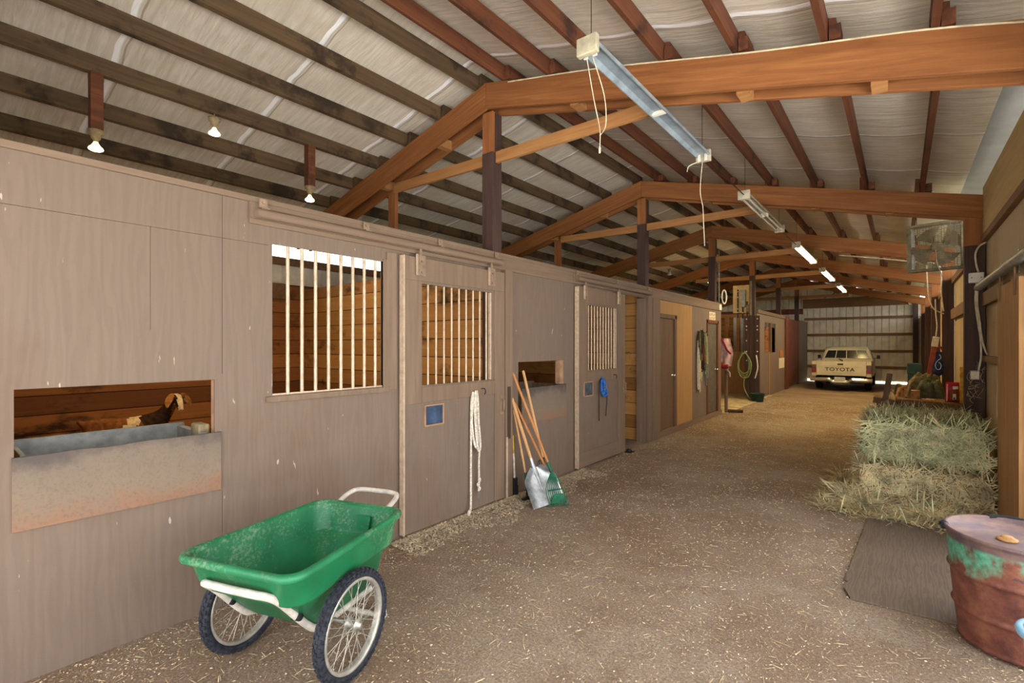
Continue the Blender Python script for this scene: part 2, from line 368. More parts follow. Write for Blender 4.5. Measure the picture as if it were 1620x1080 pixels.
def obj(name, b, mats, parent=None, bevel=0, loc=None, local=False, label=None, kind=None):
    """links ONE mesh object; vertices are given in world space unless local"""
    me = bpy.data.meshes.new(name)
    off = V((0, 0, 0))
    if parent is not None and not local: off = ORG.get(parent.name, V((0, 0, 0)))
    elif loc is not None and not local: off = V(loc)
    me.from_pydata([(x-off.x, y-off.y, z-off.z) for x, y, z in b.v], [], b.f)
    for m in (mats if isinstance(mats, (list, tuple)) else [mats]): me.materials.append(m)
    me.polygons.foreach_set('material_index', b.mi); me.polygons.foreach_set('use_smooth', b.sm); me.update()
    o = bpy.data.objects.new(name, me); COL.objects.link(o)
    if parent is not None: o.parent = parent; ORG[o.name] = ORG.get(parent.name, V((0, 0, 0)))
    elif loc is not None: o.location = loc; ORG[o.name] = V(loc)
    if bevel:
        md = o.modifiers.new('bevel', 'BEVEL'); md.width = bevel; md.segments = 2; md.limit_method = 'ANGLE'
    if label: o['label'] = label
    if kind: o['kind'] = kind
    return o
def thing(name, label, cat, loc=(0, 0, 0), group=None, rotz=0):
    o = bpy.data.objects.new(name, None); COL.objects.link(o); o.location = loc; o.rotation_euler.z = rotz; ORG[o.name] = V(loc)
    o.empty_display_size = .1
    o['label'] = label; o['category'] = cat
    if group: o['group'] = group
    return o
def tag(o, label, cat, group=None, kind=None):
    o['label'] = label; o['category'] = cat
    if group: o['group'] = group
    if kind: o['kind'] = kind
    return o
def struct(name, b, m, bevel=0, loc=None, label=None): return obj(name, b, m, None, bevel, loc, label=label, kind='structure')
def dup(root, loc, label, rotz=None):
    r = root.copy(); COL.objects.link(r); r.location = loc; r['label'] = label
    if rotz is not None: r.rotation_euler.z = rotz
    for ch in list(root.children):
        c = ch.copy(); COL.objects.link(c); c.parent = r
        for g in list(ch.children):
            d = g.copy(); COL.objects.link(d); d.parent = c
    return r
ORD = ['first', 'second', 'third', 'fourth', 'fifth', 'sixth', 'seventh', 'eighth']

# ------------------------------------------------------------------ dimensions
XL = -3.117; XP0, XP1 = -3.277, -3.137; XC = -3.19      # stall front, post faces, ridge line
XR = .72; YT = [3.667+3.66*k for k in range(6)]; YE = 24.05
XO = -7.0
def rbot(x): return 3.87 - .25*abs(x-XC)                 # underside of the rafters
def rtop(x): return 4.12 - .25*abs(x-XC)

# ------------------------------------------------------------------ setting
b = B(); b.box(XO-.1, 1.0, -1.2, YE+.05, -.1, 0); struct('floor', b, M['dirt'])
b = B(); b.add([(-60, -60, -.06), (60, -60, -.06), (60, 80, -.06), (-60, 80, -.06)], [(0, 1, 2, 3)]); struct('ground', b, M['grass'])  # unseen outside ground, kept dark so little light bounces up under the stall eave
b = B(); b.add([(XP0, -16, -.05), (9, -16, -.05), (9, 5.2, -.05), (1.0, 5.2, -.05), (1.0, -1.2, -.05), (XP0, -1.2, -.05)], [(0, 1, 2, 3, 4, 5)]); struct('ground_bounce_yard', b, M['grnd'])  # unseen pale yard, added to bounce sunlight in through the openings
def ceil_mesh(x0, x1, pitch, x_first):
    b = B(); nu, nv = 48, 250
    def fn(u, v):
        x = x0+(x1-x0)*u; y = -1.0+(YE+1.0)*v
        ph = ((x-x_first)/pitch) % 1
        z = rtop(x)+.186 - .022*sin(pi*ph) + .006*noise.noise(V((x*1.2, y*6, 0)))
        s = ((y+.10*0.5)/1.18+.10) % 1
        if s < .05 or s > .97: z -= .012
        return (x, y, z)
    b.grid(fn, nu, nv); n = len(b.v)
    b.add([(p[0], p[1], p[2]+.09) for p in b.v[:n]], [tuple(reversed(f)) for f in b.f[:]], 0, True)
    return b
struct('ceiling_left', ceil_mesh(XO-.3, XC, .55, XC-.11), M['ins'])
struct('ceiling_right', ceil_mesh(XC, .56, .52, XC+.24), M['ins'])
b = B()
b.add([(.52, -1, rtop(.52)+.225), (1.05, -1, rtop(1.05)+.225), (1.05, YE, rtop(1.05)+.225), (.52, YE, rtop(.52)+.225),
       (.52, -1, rtop(.52)+.27), (1.05, -1, rtop(1.05)+.27), (1.05, YE, rtop(1.05)+.27), (.52, YE, rtop(.52)+.27)],
      [(3, 2, 1, 0), (4, 5, 6, 7), (0, 1, 5, 4), (1, 2, 6, 5), (2, 3, 7, 6), (3, 0, 4, 7)])
struct('roof_eave', b, M['greymetal'])

# stall front on the left
WH = 2.44
b = B().plate([(.292, 1.112, .74, 1.337), (1.443, 2.285, 1.215, 2.182), (2.50, 3.60, -1, 2.235), (3.983, 4.84, .74, 1.357), (6.10, 7.25, -1, 2.27), (5.26, 6.05, 1.18, 2.07),
    (1.150, 1.1525, 1.37, 2.43), (1.150, 1.1525, .0, .68), (-.9, 1.42, 2.168, 2.170), (.800, .802, 1.62, 2.167)],
              -.9, 7.41, 0, WH, XL-.02, XL)
struct('wall_left', b, M['wall'], loc=(0, 0, 0))
b = B().box(XL-.05, XL+.022, -.9, 11.3, WH-.022, WH+.012); b.box(XL, XL+.018, 1.3, 11.3, 2.285, 2.42)
struct('trim_1', b, M['trimpaint'], .003)
b = B().box(XL+.002, XL+.062, 3.70, 3.815, 0, 2.285); struct('trim_2', b, M['trimpaint_z'], .004)
b = B().box(XL+.002, XL+.045, 7.42, 7.70, 0, 2.285); b.box(XP0, XL+.004, 7.232, 7.254, 0, 2.27); b.box(XL+.002, XL+.03, 7.256, 7.419, 0, 2.285)
struct('trim_3', b, M['trimpaint_z'], .004)
b = B().box(XL-.03, XL+.012, 2.285, 2.315, 1.19, 2.20); b.box(XL+.002, XL+.018, 1.40, 2.35, 1.175, 1.212); b.box(XL+.002, XL+.014, 2.315, 2.41, 1.19, 2.26)
struct('trim_4', b, M['trimpaint_z'], .002)
b = B().box(XL-.05, XL-.001, .292, 1.112, 1.337, 1.352); b.box(XL-.06, XL-.001, 1.1125, 1.14, .74, 1.345)
b.box(XL-.06, XL+.006, 4.765, 4.84, 1.08, 1.356)
struct('trim_5', b, M['brown_rim'], .002)
b = B().plate([(7.76, 8.45, .1, 2.0)], 7.41, 9.39, 0, WH, XL-.02, XL); struct('wall_left_tan', b, M['osb'])
b = B().plate([(10.32, 10.99, .1, 2.0)], 9.39, 11.3, 0, WH, XL-.02, XL); struct('wall_left_brown', b, M['wall'])
b = B().box(-5.0, XL-.02, 11.28, 11.30, 0, WH); struct('wall_left_end', b, M['wall'])
b = B().box(XL, XL+.03, 7.70, 11.28, 0, .10); struct('baseboard_left', b, M['trimpaint'], .003)
for nm, y0, y1, m, fr in (('door_1', 7.77, 8.44, 'door_b', 'door_b'), ('door_2', 10.33, 10.98, 'door_g', 'reddoor')):
    d = struct(nm, B().box(XL-.035, XL-.008, y0, y1, .11, 1.99), M[m], .003)
    f = B().box(XL-.02, XL+.02, y0-.06, y0, .1, 2.05); f.box(XL-.02, XL+.02, y1, y1+.09, .1, 2.05); f.box(XL-.02, XL+.02, y0-.06, y1+.09, 1.99, 2.06)
    obj('door_frame', f, M[fr], d, .003)
    k = B().lathe([(0, .055), (.024, .05), (.028, .035), (.012, .02), (.012, 0), (.026, 0), (.026, -.006)], (XL-.005, y1-.07, 1.0), 14, axis='x'); obj('door_knob', k, M['chrome'], d)
# stall interiors
b = B().plate([(3.435, 3.452, .35, 2.05), (-1, 23.9, 2.80, 3.0)], -.9, YE, 0, 3.16, XO-.05, XO); struct('wall_outer_left', b, M['plankY'])
b = B(); x = XO+.004; ys = -.9
pts = []
y = -.9
while y < YE:
    for dy, dx in ((0, 0), (.24, 0), (.26, .02), (.29, .02), (.31, 0)): pts.append((y+dy, x+dx))
    y += .31
b.add([(px, py, 2.42) for py, px in pts]+[(px, py, 2.70) for py, px in pts], [(i, i+1, len(pts)+i+1, len(pts)+i) for i in range(len(pts)-1)])
struct('wall_outer_left_siding', b, M['metal'])
b = B().box(XO+.02, XO+.06, -.9, YE, 2.69, 2.80); b.box(XO+.02, XO+.06, -.9, YE, 3.0, 3.16); b.box(XO+.02, XO+.06, -.9, 3.4, 2.2, 2.42)
struct('trim_6', b, M['girt'])
def gable(x0, x1, z0, y):
    b = B(); f = lambda x: rtop(x)+.12
    xs = [x0, x1] if not x0 < XC < x1 else [x0, XC, x1]; n = len(xs)
    v = [(x, yy, z) for yy in (y, y+.04) for x in xs for z in (z0, f(x))]
    for k in range(n-1): b.add(v, [(2*k, 2*k+2, 2*k+3, 2*k+1), (2*n+2*k, 2*n+2*k+1, 2*n+2*k+3, 2*n+2*k+2)])
    return b
struct('wall_front_stall_blocker', gable(XO, XP1, 0, -.95), M['plankX'])  # unseen end wall, added to keep daylight off the stall-side ceiling
struct('wall_front_light_blocker', gable(XP1, .70, 2.35, -.95), M['plankX'])  # unseen header, added and set low to cut daylight from the rear opening
for i, (yy, hh) in enumerate(((3.70, 2.36), (7.33, 2.36), (11.2, 2.4))):
    b = B().box(XO+.06, XP0-.01, yy-.02, yy+.02, .0, hh); struct('wall_partition_%d' % (i+1), b, M['plankX'])
b = B().box(XO+.01, XP0-.03, -.32, -.28, 0, 2.4); struct('wall_partition_4', b, M['plankX'])

# far wall (corrugated) with girts and header
def rib_wall(x0, x1, y, z0, ztop, pitch=.23):
    b = B(); pts = []; x = x0
    while x < x1:
        for dx, dy in ((0, 0), (.190, 0), (.194, .05), (.222, .05), (.226, 0)): pts.append((min(x+dx, x1), y+dy))
        x += pitch
    n = len(pts)
    b.add([(px, py, z0) for px, py in pts]+[(px, py, ztop(px)) for px, py in pts], [(i, i+1, n+i+1, n+i) for i in range(n-1)])
    return b
struct('wall_back', rib_wall(XO, 1.0, YE, .10, lambda x: rtop(x)+.13), M['metal'])
b = B().box(-3.27, .36, YE-.085, YE-.03, 3.08, 3.47)
struct('wall_back_header', b, M['girt'], .004)
g = [b]
for i, z in enumerate((2.62, 1.95, 1.28, .64)):
    b = B().box(-3.22, .36, YE-.075, YE-.03, z-.05, z+.05); struct('trim_%d' % (i+7), b, M['girt'], .003)
b = B().box(XO, -3.27, YE-.075, YE-.03, 2.85, 3.08); struct('trim_11', b, M['reddoor'])
b = B().box(.36, .52, YE-.25, YE-.03, 0, 3.1); struct('trim_12', b, M['post'], .004)

# far left wall beyond the wash stall
b = B().plate([(15.7, 17.3, 1.30, 2.2)], 14.75, 18.85, 0, 2.5, XL-.02, XL); struct('wall_left_far', b, M['wall'])
b = B().box(XL-.03, XL+.04, 16.40, 16.52, 1.30, 2.2); b.box(XL, XL+.03, 14.75, 18.85, 2.42, 2.52)
struct('trim_13', b, M['post_b'])
b = B().box(XL-.20, XL-.17, 15.2, 18.2, .1, 2.1); struct('wall_left_far_inner', b, M['plankY'])
b = B().box(XL-.03, XL+.0, 19.25, 21.9, .05, 2.46); struct('door_3', b, M['reddoor'], .003)
b = B().box(XL-.02, XL+.05, 18.86, 19.25, 0, 2.5); struct('trim_14', b, M['reddoor'], .003)
b = B().box(XL-.02, XL, 21.9, YE, 0, 2.5); struct('wall_left_corner', b, M['wall'])
b = B().box(-5.2, XL+.02, 16.28, 16.34, 0, 1.32); struct('wall_wash_back', b, M['osb'])
b = B().box(-5.2, XL-.2, 16.27, 16.36, 2.40, 2.50); 
for xx in (-4.9, -4.32, -3.98, -3.62): b.box(xx-.05, xx+.05, 16.28, 16.36, 1.32, 2.42)
struct('trim_15', b, M['rafter_pale'], .003)
b = B().box(-5.2, -4.38, 17.3, 17.33, 0, 2.5); struct('wall_wash_inner', b, M['plankX'])
b = B().box(-5.2, XL+.1, 11.32, 16.27, 0, .02); struct('floor_wash_pad', b, M['concrete'])

# right wall
b = B().plate([], 4.75, 7.42, 0, 2.70, XR, XR+.025); struct('wall_right', b, M['rightply'])
b = B().box(XR-.03, XR+.025, 1.6, 7.255, 2.69, 3.235); struct('wall_right_header', b, M['header'], .004)
b = B().box(XR-.045, XR+.02, 4.75, 7.255, 2.64, 2.71); b.box(XR-.035, XR, 5.80, 7.255, 1.36, 1.425); b.box(XR-.045, XR, 5.80, 7.255, 1.95, 2.09); struct('trim_16', b, M['girt'], .003)
b = B().plate([], 7.42, 10.91, 0, 2.62, XR-.02, XR+.005); struct('wall_right_tan', b, M['rightply'])
b = B().box(XR-.07, XR-.02, 7.41, 10.91, 1.96, 2.12); b.box(XR-.06, XR+.02, 7.41, YE, 2.56, 2.66); struct('trim_17', b, M['girt'], .003)
for k in range(2, 6):
    y0 = YT[k]+.08; y1 = (YT[k+1]-.08) if k < 5 else YE-.03
    b = B().plate([] if k != 2 else [(y0+.03, y0+.32, .8, 2.5)], y0, y1, 0, 2.56, XR-.02, XR+.005); struct('wall_right_bay_%s' % ORD[k-2], b, M['plankY'] if k != 2 else M['rightply'])

# ------------------------------------------------------------------ posts and trusses
TO = ['first from the open end', 'second from the open end', 'third from the open end', 'fourth from the open end', 'fifth from the open end', 'sixth from the open end']
for k, yt in enumerate(YT):
    t = thing('support_post', 'dark square timber post at the stall fronts, %s' % TO[k], 'post', ((XP0+XP1)/2, yt, 0), 'posts along the stall fronts')
    obj('post_shaft', B().box(XP0, XP1, yt-.07, yt+.07, 0, 3.45), M['post'], t, .004)
    c = B().box(XP0, XP1-.0, yt-.028, yt+.07, 3.45, 3.84); obj('post_neck', c, M['post'], t, .003)
    obj('filler_block', B().box(XP0+.005, XP1-.005, yt-.072, yt-.03, 3.45, 3.85), M['post_o'], t, .003, label='orange upper face block')
    if k > 0:
        t = thing('support_post', 'dark timber post on the open side of the aisle, %s' % ORD[k-1], 'post', (.63, yt, 0), 'posts along the open side')
        obj('post_shaft', B().box(.545, XR-.022 if k > 1 else XR-.006, yt-.07, yt+.07, 0, 2.62), M['post'], t, .004)
        obj('post_top', B().box(.545, XR-.022 if k > 1 else XR-.006, yt-.07, yt+.07, 2.62, rbot(.6)+.0), M['post_o'], t, .004, label='unpainted orange upper part')
def rafter(x0, x1, y0, y1):
    lo, hi = min(x0, x1), max(x0, x1)
    vs = [(x, y, z) for x in (lo, hi) for y in (y0, y1) for z in (rbot(x), rtop(x))]
    return B().add(vs, [(0, 1, 3, 2), (4, 6, 7, 5), (0, 4, 5, 1), (2, 3, 7, 6), (0, 2, 6, 4), (1, 5, 7, 3)])
for k, yt in enumerate(YT):
    t = thing('roof_truss', 'orange timber roof truss of paired rafters and a tie, %s' % TO[k], 'truss', (XC, yt, 3.3), 'roof trusses')
    for s in (-1, 1):
        ya, yb = (yt-.115, yt-.075) if s < 0 else (yt+.075, yt+.115)
        obj('rafter', rafter(XC+.001, XR-.01, ya, yb), M['rafter'], t, .004)
        obj('rafter', rafter(XO+.08, XC-.001, ya, yb), M['rafter'], t, .004)
    obj('tie', B().beam((XP1+.004, yt-.01, 3.40), (-1.52, yt-.01, 3.40), .04, .11), M['rafter_pale'], t, .003)
    obj('tie', B().beam((-4.75, yt-.01, 3.42), (XP0-.004, yt-.01, 3.40), .04, .11), M['rafter_pale'], t, .003)
    for xx in (-4.9, -3.9, -2.2, -.85, -.1):
        obj('spacer_block', B().box(xx-.04, xx+.04, yt-.074, yt+.074, rbot(xx)-.01, rbot(xx)+.09), M['rafter_pale'], t)
    if k < 2:
        p = thing('partition_post', 'short orange post rising from the stall partition to truss, %s' % ORD[k], 'post', (-4.85, yt, 2.36))
        obj('shaft', B().box(-4.92, -4.79, yt+.02, yt+.11 if 0 else yt+.07, 2.36, rbot(-4.88)-.02), M['post_o'], p, .003)
# purlins, one per bay
def purlin(x, y0, y1, m, side, label, cleat):
    z0 = rtop(x)+.001; h = .135 if side < 0 else .145; wd = .038
    sl = .25*(1 if side < 0 else -1)
    t = thing('purlin', label, 'purlin', (x, y0, z0), 'roof purlins')
    vs = [(x+dx, y, z0+sl*dx+dz+.006) for y in (y0, y1) for dx, dz in ((-wd/2, 0), (wd/2, 0), (wd/2, h), (-wd/2, h))]
    bb = B().add(vs, [(3, 2, 1, 0), (4, 5, 6, 7), (0, 1, 5, 4), (1, 2, 6, 5), (2, 3, 7, 6), (3, 0, 4, 7)])
    obj('board', bb, m, t)
    if cleat:
        dx = .055 if side > 0 else -.055
        zc = rtop(x+dx)+.002
        obj('cleat', B().box(x+dx-.03, x+dx+.03, y1-.22, y1-.06, zc+.012, zc+.10), m, t)
    return t
BAY = ['in the bay nearest the open end', 'between first and second trusses', 'between second and third trusses', 'between third and fourth trusses', 'between fourth and fifth trusses', 'between fifth and sixth trusses', 'beyond the sixth truss']
BAY[0] = 'before the first truss'
for bay in range(7):
    ya = -.9 if bay == 0 else YT[bay-1]-.10; yb = YT[bay]+.10 if bay < 6 else YE-.03
    j = .021 if bay % 2 else -.021
    for i in range(7):
        purlin(XC+.24+.52*i+j, ya, yb, M['purlin_r'], 1, 'red-brown purlin, %s from the ridge on aisle side, %s' % (ORD[i], BAY[bay]), bay < 6)
    for i in range(7):
        purlin(XC-.11-.55*i+j, ya, yb, M['purlin_l'], -1, 'grey-brown purlin, %s from the ridge on stall side, %s' % (ORD[i], BAY[bay]), False)

# ------------------------------------------------------------------ stall grilles, doors, tracks
XD = XL+.02
def bars(parent, y0, y1, z0, z1, n, x, r=.010):
    for i in range(n):
        y = y0+(y1-y0)*(i+.9)/(n+.6)
        obj('bar', B().tube([(x, y, z0), (x, y, z1)], r, 10), M['bar'], parent)
t = thing('window_grille', 'wide barred stall window in plywood wall above the green cart', 'grille', (XL-.01, 1.86, 1.215))
bars(t, 1.46, 2.29, 1.216, 2.181, 8, XL-.01, .0115)
obj('sill_rail', B().box(XL-.018, XL-.004, 1.445, 2.283, 1.216, 1.226), M['bar'], t)
def track(label, y0, y1, z, n):
    t = thing('door_track', label, 'rail', (XL, (y0+y1)/2, z))
    obj('rail', B().tube([(XL+.062, y0, z), (XL+.062, y1, z)], .030, 10), M['trimpaint'], t)
    obj('backing_board', B().box(XL+.019, XL+.034, y0-.02, y1+.02, z-.03, z+.055), M['trimpaint'], t)
    for i in range(n):
        y = y0+.05+(y1-y0-.1)*i/(n-1)
        br = B().box(XL+.034, XL+.072, y-.025, y+.025, z+.028, z+.038); br.box(XL+.034, XL+.042, y-.025, y+.025, z+.03, z+.095); br.tube([(XL+.042, y, z+.075), (XL+.052, y, z+.075)], .011, 8)
        obj('bracket', br, M['iron'], t)
    return t
track('taupe sliding door track above the barred window and roped door', 1.32, 3.64, 2.345, 4)
track('taupe sliding door track above the half open stall door', 5.06, 7.30, 2.345, 3)
def stall_door(label, y0, y1, g, plaque, pm):
    x0, x1 = XL+.022, XL+.055
    t = thing('sliding_door', label, 'door', (x0, (y0+y1)/2, .02))
    obj('door_panel', B().plate([g], y0, y1, .03, 2.25, x0, x1), M['wall'], t, .002)
    ga, gb, gz0, gz1 = g
    f = B().box(x1, x1+.012, y0, y1, 2.06, 2.25); f.box(x1, x1+.012, y0, ga-.005, 1.06, 2.06); f.box(x1, x1+.012, gb+.03, y1, .03, 2.06); f.box(x1, x1+.012, ga-.004, gb+.029, 1.065, gz0-.01)
    f.box(x1, x1+.010, ga-.02, gb+.03, .03, .2) if 0 else None
    obj('door_frame', f, M['trimpaint_z'], t, .003)
    obj('edge_strip', B().box(x0-.005, x1+.014, y0-.014, y0-.0005, .03, 2.25), M['bar'], t, label='pale worn leading edge')
    if pm == 'slate2': obj('kick_board', B().box(x1, x1+.012, y0+.001, gb+.03, .03, .21), M['trimpaint'], t, .003)
    bars(t, ga, gb, gz0+.001, gz1-.001, 9 if pm == 'slate' else 10, (x0+x1)/2, .0085)
    obj('grille_edge', B().box(x0+.004, x1-.004, gb-.025, gb-.002, gz0+.002, gz1-.002), M['bar'], t)
    for y in (y0+.16, y1-.2):
        h = B().box(x1+.012, x1+.020, y-.05, y+.05, 2.10, 2.27); h.box(x1+.012, x1+.020, y-.012, y+.012, 2.27, 2.345)
        for dz in (2.13, 2.22): h.tube([(x1+.018, y+.01, dz), (x1+.03, y+.01, dz)], .010, 8)
        o = obj('hanger', h, M['iron'], t, .002)
        obj('hanger_lip', B().box(x1+.020, x1+.040, y-.055, y-.048, 2.10, 2.27), M['bar'], o)
    pa, pb, pz0, pz1 = plaque
    p = obj('name_slate', B().box(x1+.001, x1+.010, pa, pb, pz0, pz1), M[pm], t, .002, label='blank dark blue slate' if pm == 'slate' else 'blank grey slate')
    fr = B().box(x1+.001, x1+.016, pa-.012, pa, pz0-.012, pz1+.012); fr.box(x1+.001, x1+.016, pb, pb+.012, pz0-.012, pz1+.012); fr.box(x1+.001, x1+.016, pa, pb, pz0-.012, pz0); fr.box(x1+.001, x1+.016, pa, pb, pz1, pz1+.012)
    obj('slate_frame', fr, M['brown_rim'], p)
    ly = y1-.05
    l = B().tube([(x1+.012, ly, 1.02), (x1+.045, ly, 1.0), (x1+.045, ly, .90), (x1+.012, ly, .88)], .008, 8); l.box(x1+.012, x1+.018, ly-.02, ly+.02, .86, 1.04)
    obj('latch', l, M['iron'], t)
    h = B().tube(cr([(x1+.012, (y0+y1)/2-.02+.3, 1.13), (x1+.05, (y0+y1)/2+.28, 1.13), (x1+.06, (y0+y1)/2+.28, 1.10), (x1+.05, (y0+y1)/2+.28, 1.08)], 4), .005, 6)
    obj('hook', h, M['dark'], t)
    return t
stall_door('taupe sliding stall door with bars, dark blue slate and a white rope', 2.444, 3.68, (2.626, 3.500, 1.205, 2.04), (2.66, 2.85, .875, 1.03), 'slate')
stall_door('half open taupe stall door with bars and a blue halter on it', 5.09, 6.36, (5.30, 6.12, 1.214, 2.04), (5.225, 5.43, .905, 1.065), 'slate2')
# dark wear beside the first door is on the door guide strip
t = thing('door_guide', 'pale worn guide strip at foot of post cover beside roped door', 'guide', (XL+.07, 3.70, 0))
obj('strip', B().box(XL+.063, XL+.072, 3.70, 3.725, .0, .62), M['bar'], t)
obj('rub_mark_plate', B().box(XL+.063, XL+.066, 3.727, 3.775, .60, 1.12), M['post'], t, label='dark brown rubbed strip')
t = thing('floor_roller', 'small dark roller guide on dirt at half open stall door', 'roller', (XL+.07, 6.45, 0))
obj('roller', B().lathe([(0, 0), (.035, 0), (.04, .03), (.03, .05), (0, .055)], (XL+.09, 6.44, 0), 14), M['dark'], t)
obj('roller_base', B().box(XL+.03, XL+.14, 6.40, 6.52, 0, .012), M['dark'], t)

# feed troughs behind the two feed windows
def feed(label, y0, y1, ztop, zbot, xr, gs):
    t = thing('feed_trough', label, 'trough', (XL, (y0+y1)/2, zbot))
    b = B(); n = 10
    vs = []
    for j in range(n+1):
        for i in range(21):
            y = y0+(y1-y0)*i/20; z = zbot+(ztop-zbot)*j/n
            wig = 0 if j < n else .008*noise.noise(V((y*7, 0, 3)))
            vs.append((XL+.016, y, z+wig))
    m = len(vs); nu = 21
    fs = [(j*nu+i, j*nu+i+1, (j+1)*nu+i+1, (j+1)*nu+i) for j in range(n) for i in range(20)]
    b.add(vs, fs); b.add([(x-.015, y, z) for x, y, z in vs], [tuple(reversed(f)) for f in fs])
    edge = [i for i in range(nu)] + [j*nu+nu-1 for j in range(1, n+1)] + [n*nu+i for i in range(nu-2, -1, -1)] + [j*nu for j in range(n-1, 0, -1)]
    ev = [vs[i] for i in edge]; k = len(ev)
    b.add(ev+[(x-.015, y, z) for x, y, z in ev], [(i, k+i, k+(i+1) % k, (i+1) % k) for i in range(k)])
    obj('front_board', b, M['feed'], t, label='weathered front board')
    tr = B().box(XL-.06, XL-.035, y0+.03, y1-.05, zbot+.05, ztop-.03); tr.box(XL-.45, XL-.425, y0+.03, y1-.05, zbot+.05, ztop+.02); tr.box(XL-.425, XL-.06, y0+.03, y1-.05, zbot+.05, zbot+.08)
    tr.box(XL-.44, XL-.05, y0+.03, y0+.05, zbot+.08, ztop); tr.box(XL-.44, XL-.05, y1-.09, y1-.05, zbot+.08, ztop)
    obj('trough_box', tr, M[gs], t, .003, label='grey wooden box')
    return t
feed('grey feed trough with pale weathered board, in front of the goat', .285, 1.14, 1.03, .695, 0, 'galv')
feed('feed trough with stained board behind the leaning shovels', 4.03, 4.89, 1.075, .70, 0, 'post_b')
t = tag(obj('liner', B().box(-3.50, -3.24, .40, .95, .80, .95), M['slate2'], None, .01, loc=(-3.4, .68, .8)), 'blue-grey metal feed pan sitting inside the trough by the goat', 'pan')
t.name = 'feed_pan'
b = B().box(-3.30, -3.17, 1.045, 1.105, 1.003, 1.075)
tag(obj('salt_brick', b, M['cobdust'], None, .01, loc=(-3.24, 1.07, 1.003)), 'pale grey block lying on the corner of the trough by the goat', 'block')

# ------------------------------------------------------------------ lamps
def bulb_lamp(label, x, y, z, block, lit, power=0):
    top = rtop(x)+.01
    t = thing('bulb_lamp', label, 'lamp', (x, y, z), 'bulb lamps over the stalls')
    s = z+.10
    if block:
        obj('mounting_board', B().box(x-.045, x+.045, y-.04, y+.04, s+.045, top), M['purlin_r'], t, .003)
    else:
        obj('cord', B().tube([(x, y, s+.03), (x, y, top)], .004, 6), M['cord'], t)
    obj('socket', B().lathe([(0, .045), (.052, .045), (.052, .02), (.034, .012), (.03, -.02), (.018, -.03), (.018, -.045), (0, -.045)], (x, y, s), 18), M['cobdust'], t)
    bl = obj('bulb', B().lathe([(.014, .055), (.018, .045), (.030, .025), (.045, .010), (.0475, 0)], (x, y, z), 20), M['bulb_glow'] if lit else M['bulb_off'], t)
    obj('bulb_face', B().lathe([(.0475, 0), (.046, -.006), (.034, -.013), (0, -.016)], (x, y, z), 20), M['glassw'] if lit else M['bulb_off'], bl)
    if lit:
        ld = bpy.data.lights.new('bulb_light', 'SPOT' if y < 8 else 'POINT'); ld.energy = power; ld.color = WARM; ld.shadow_soft_size = .045
        if y < 8: ld.spot_size = radians(160); ld.spot_blend = .7
        lo = bpy.data.objects.new('bulb_light', ld); COL.objects.link(lo); lo.location = (x, y, z-.03)
bulb_lamp('lit bulb under a long hanging wooden block above the goat stall', -4.971, .92, 3.09, True, True, 22)
bulb_lamp('lit bulb fixed directly under a purlin above the goat stall', -4.971, 1.77, 3.50, False, True, 22)
bulb_lamp('lit bulb under a hanging block next to the first truss', -4.971, 2.70, 3.10, True, True, 22)
bulb_lamp('unlit white bulb hanging over the stall beyond second truss', -4.379, 11.55, 3.24, False, False)
bulb_lamp('lit bulb on a long cord above the wash stall', -3.829, 12.9, 3.14, False, True, 13)
FX, FZ = -1.42, 3.27
FL = ['unlit fluorescent fixture with empty blue-grey channel under the first truss', 'unlit fluorescent fixture with pale tubes at the second truss', 'lit fluorescent fixture, third along the aisle and brightest',
      'lit fluorescent fixture, fourth along the aisle', 'lit fluorescent fixture, fifth along the aisle near the truck']
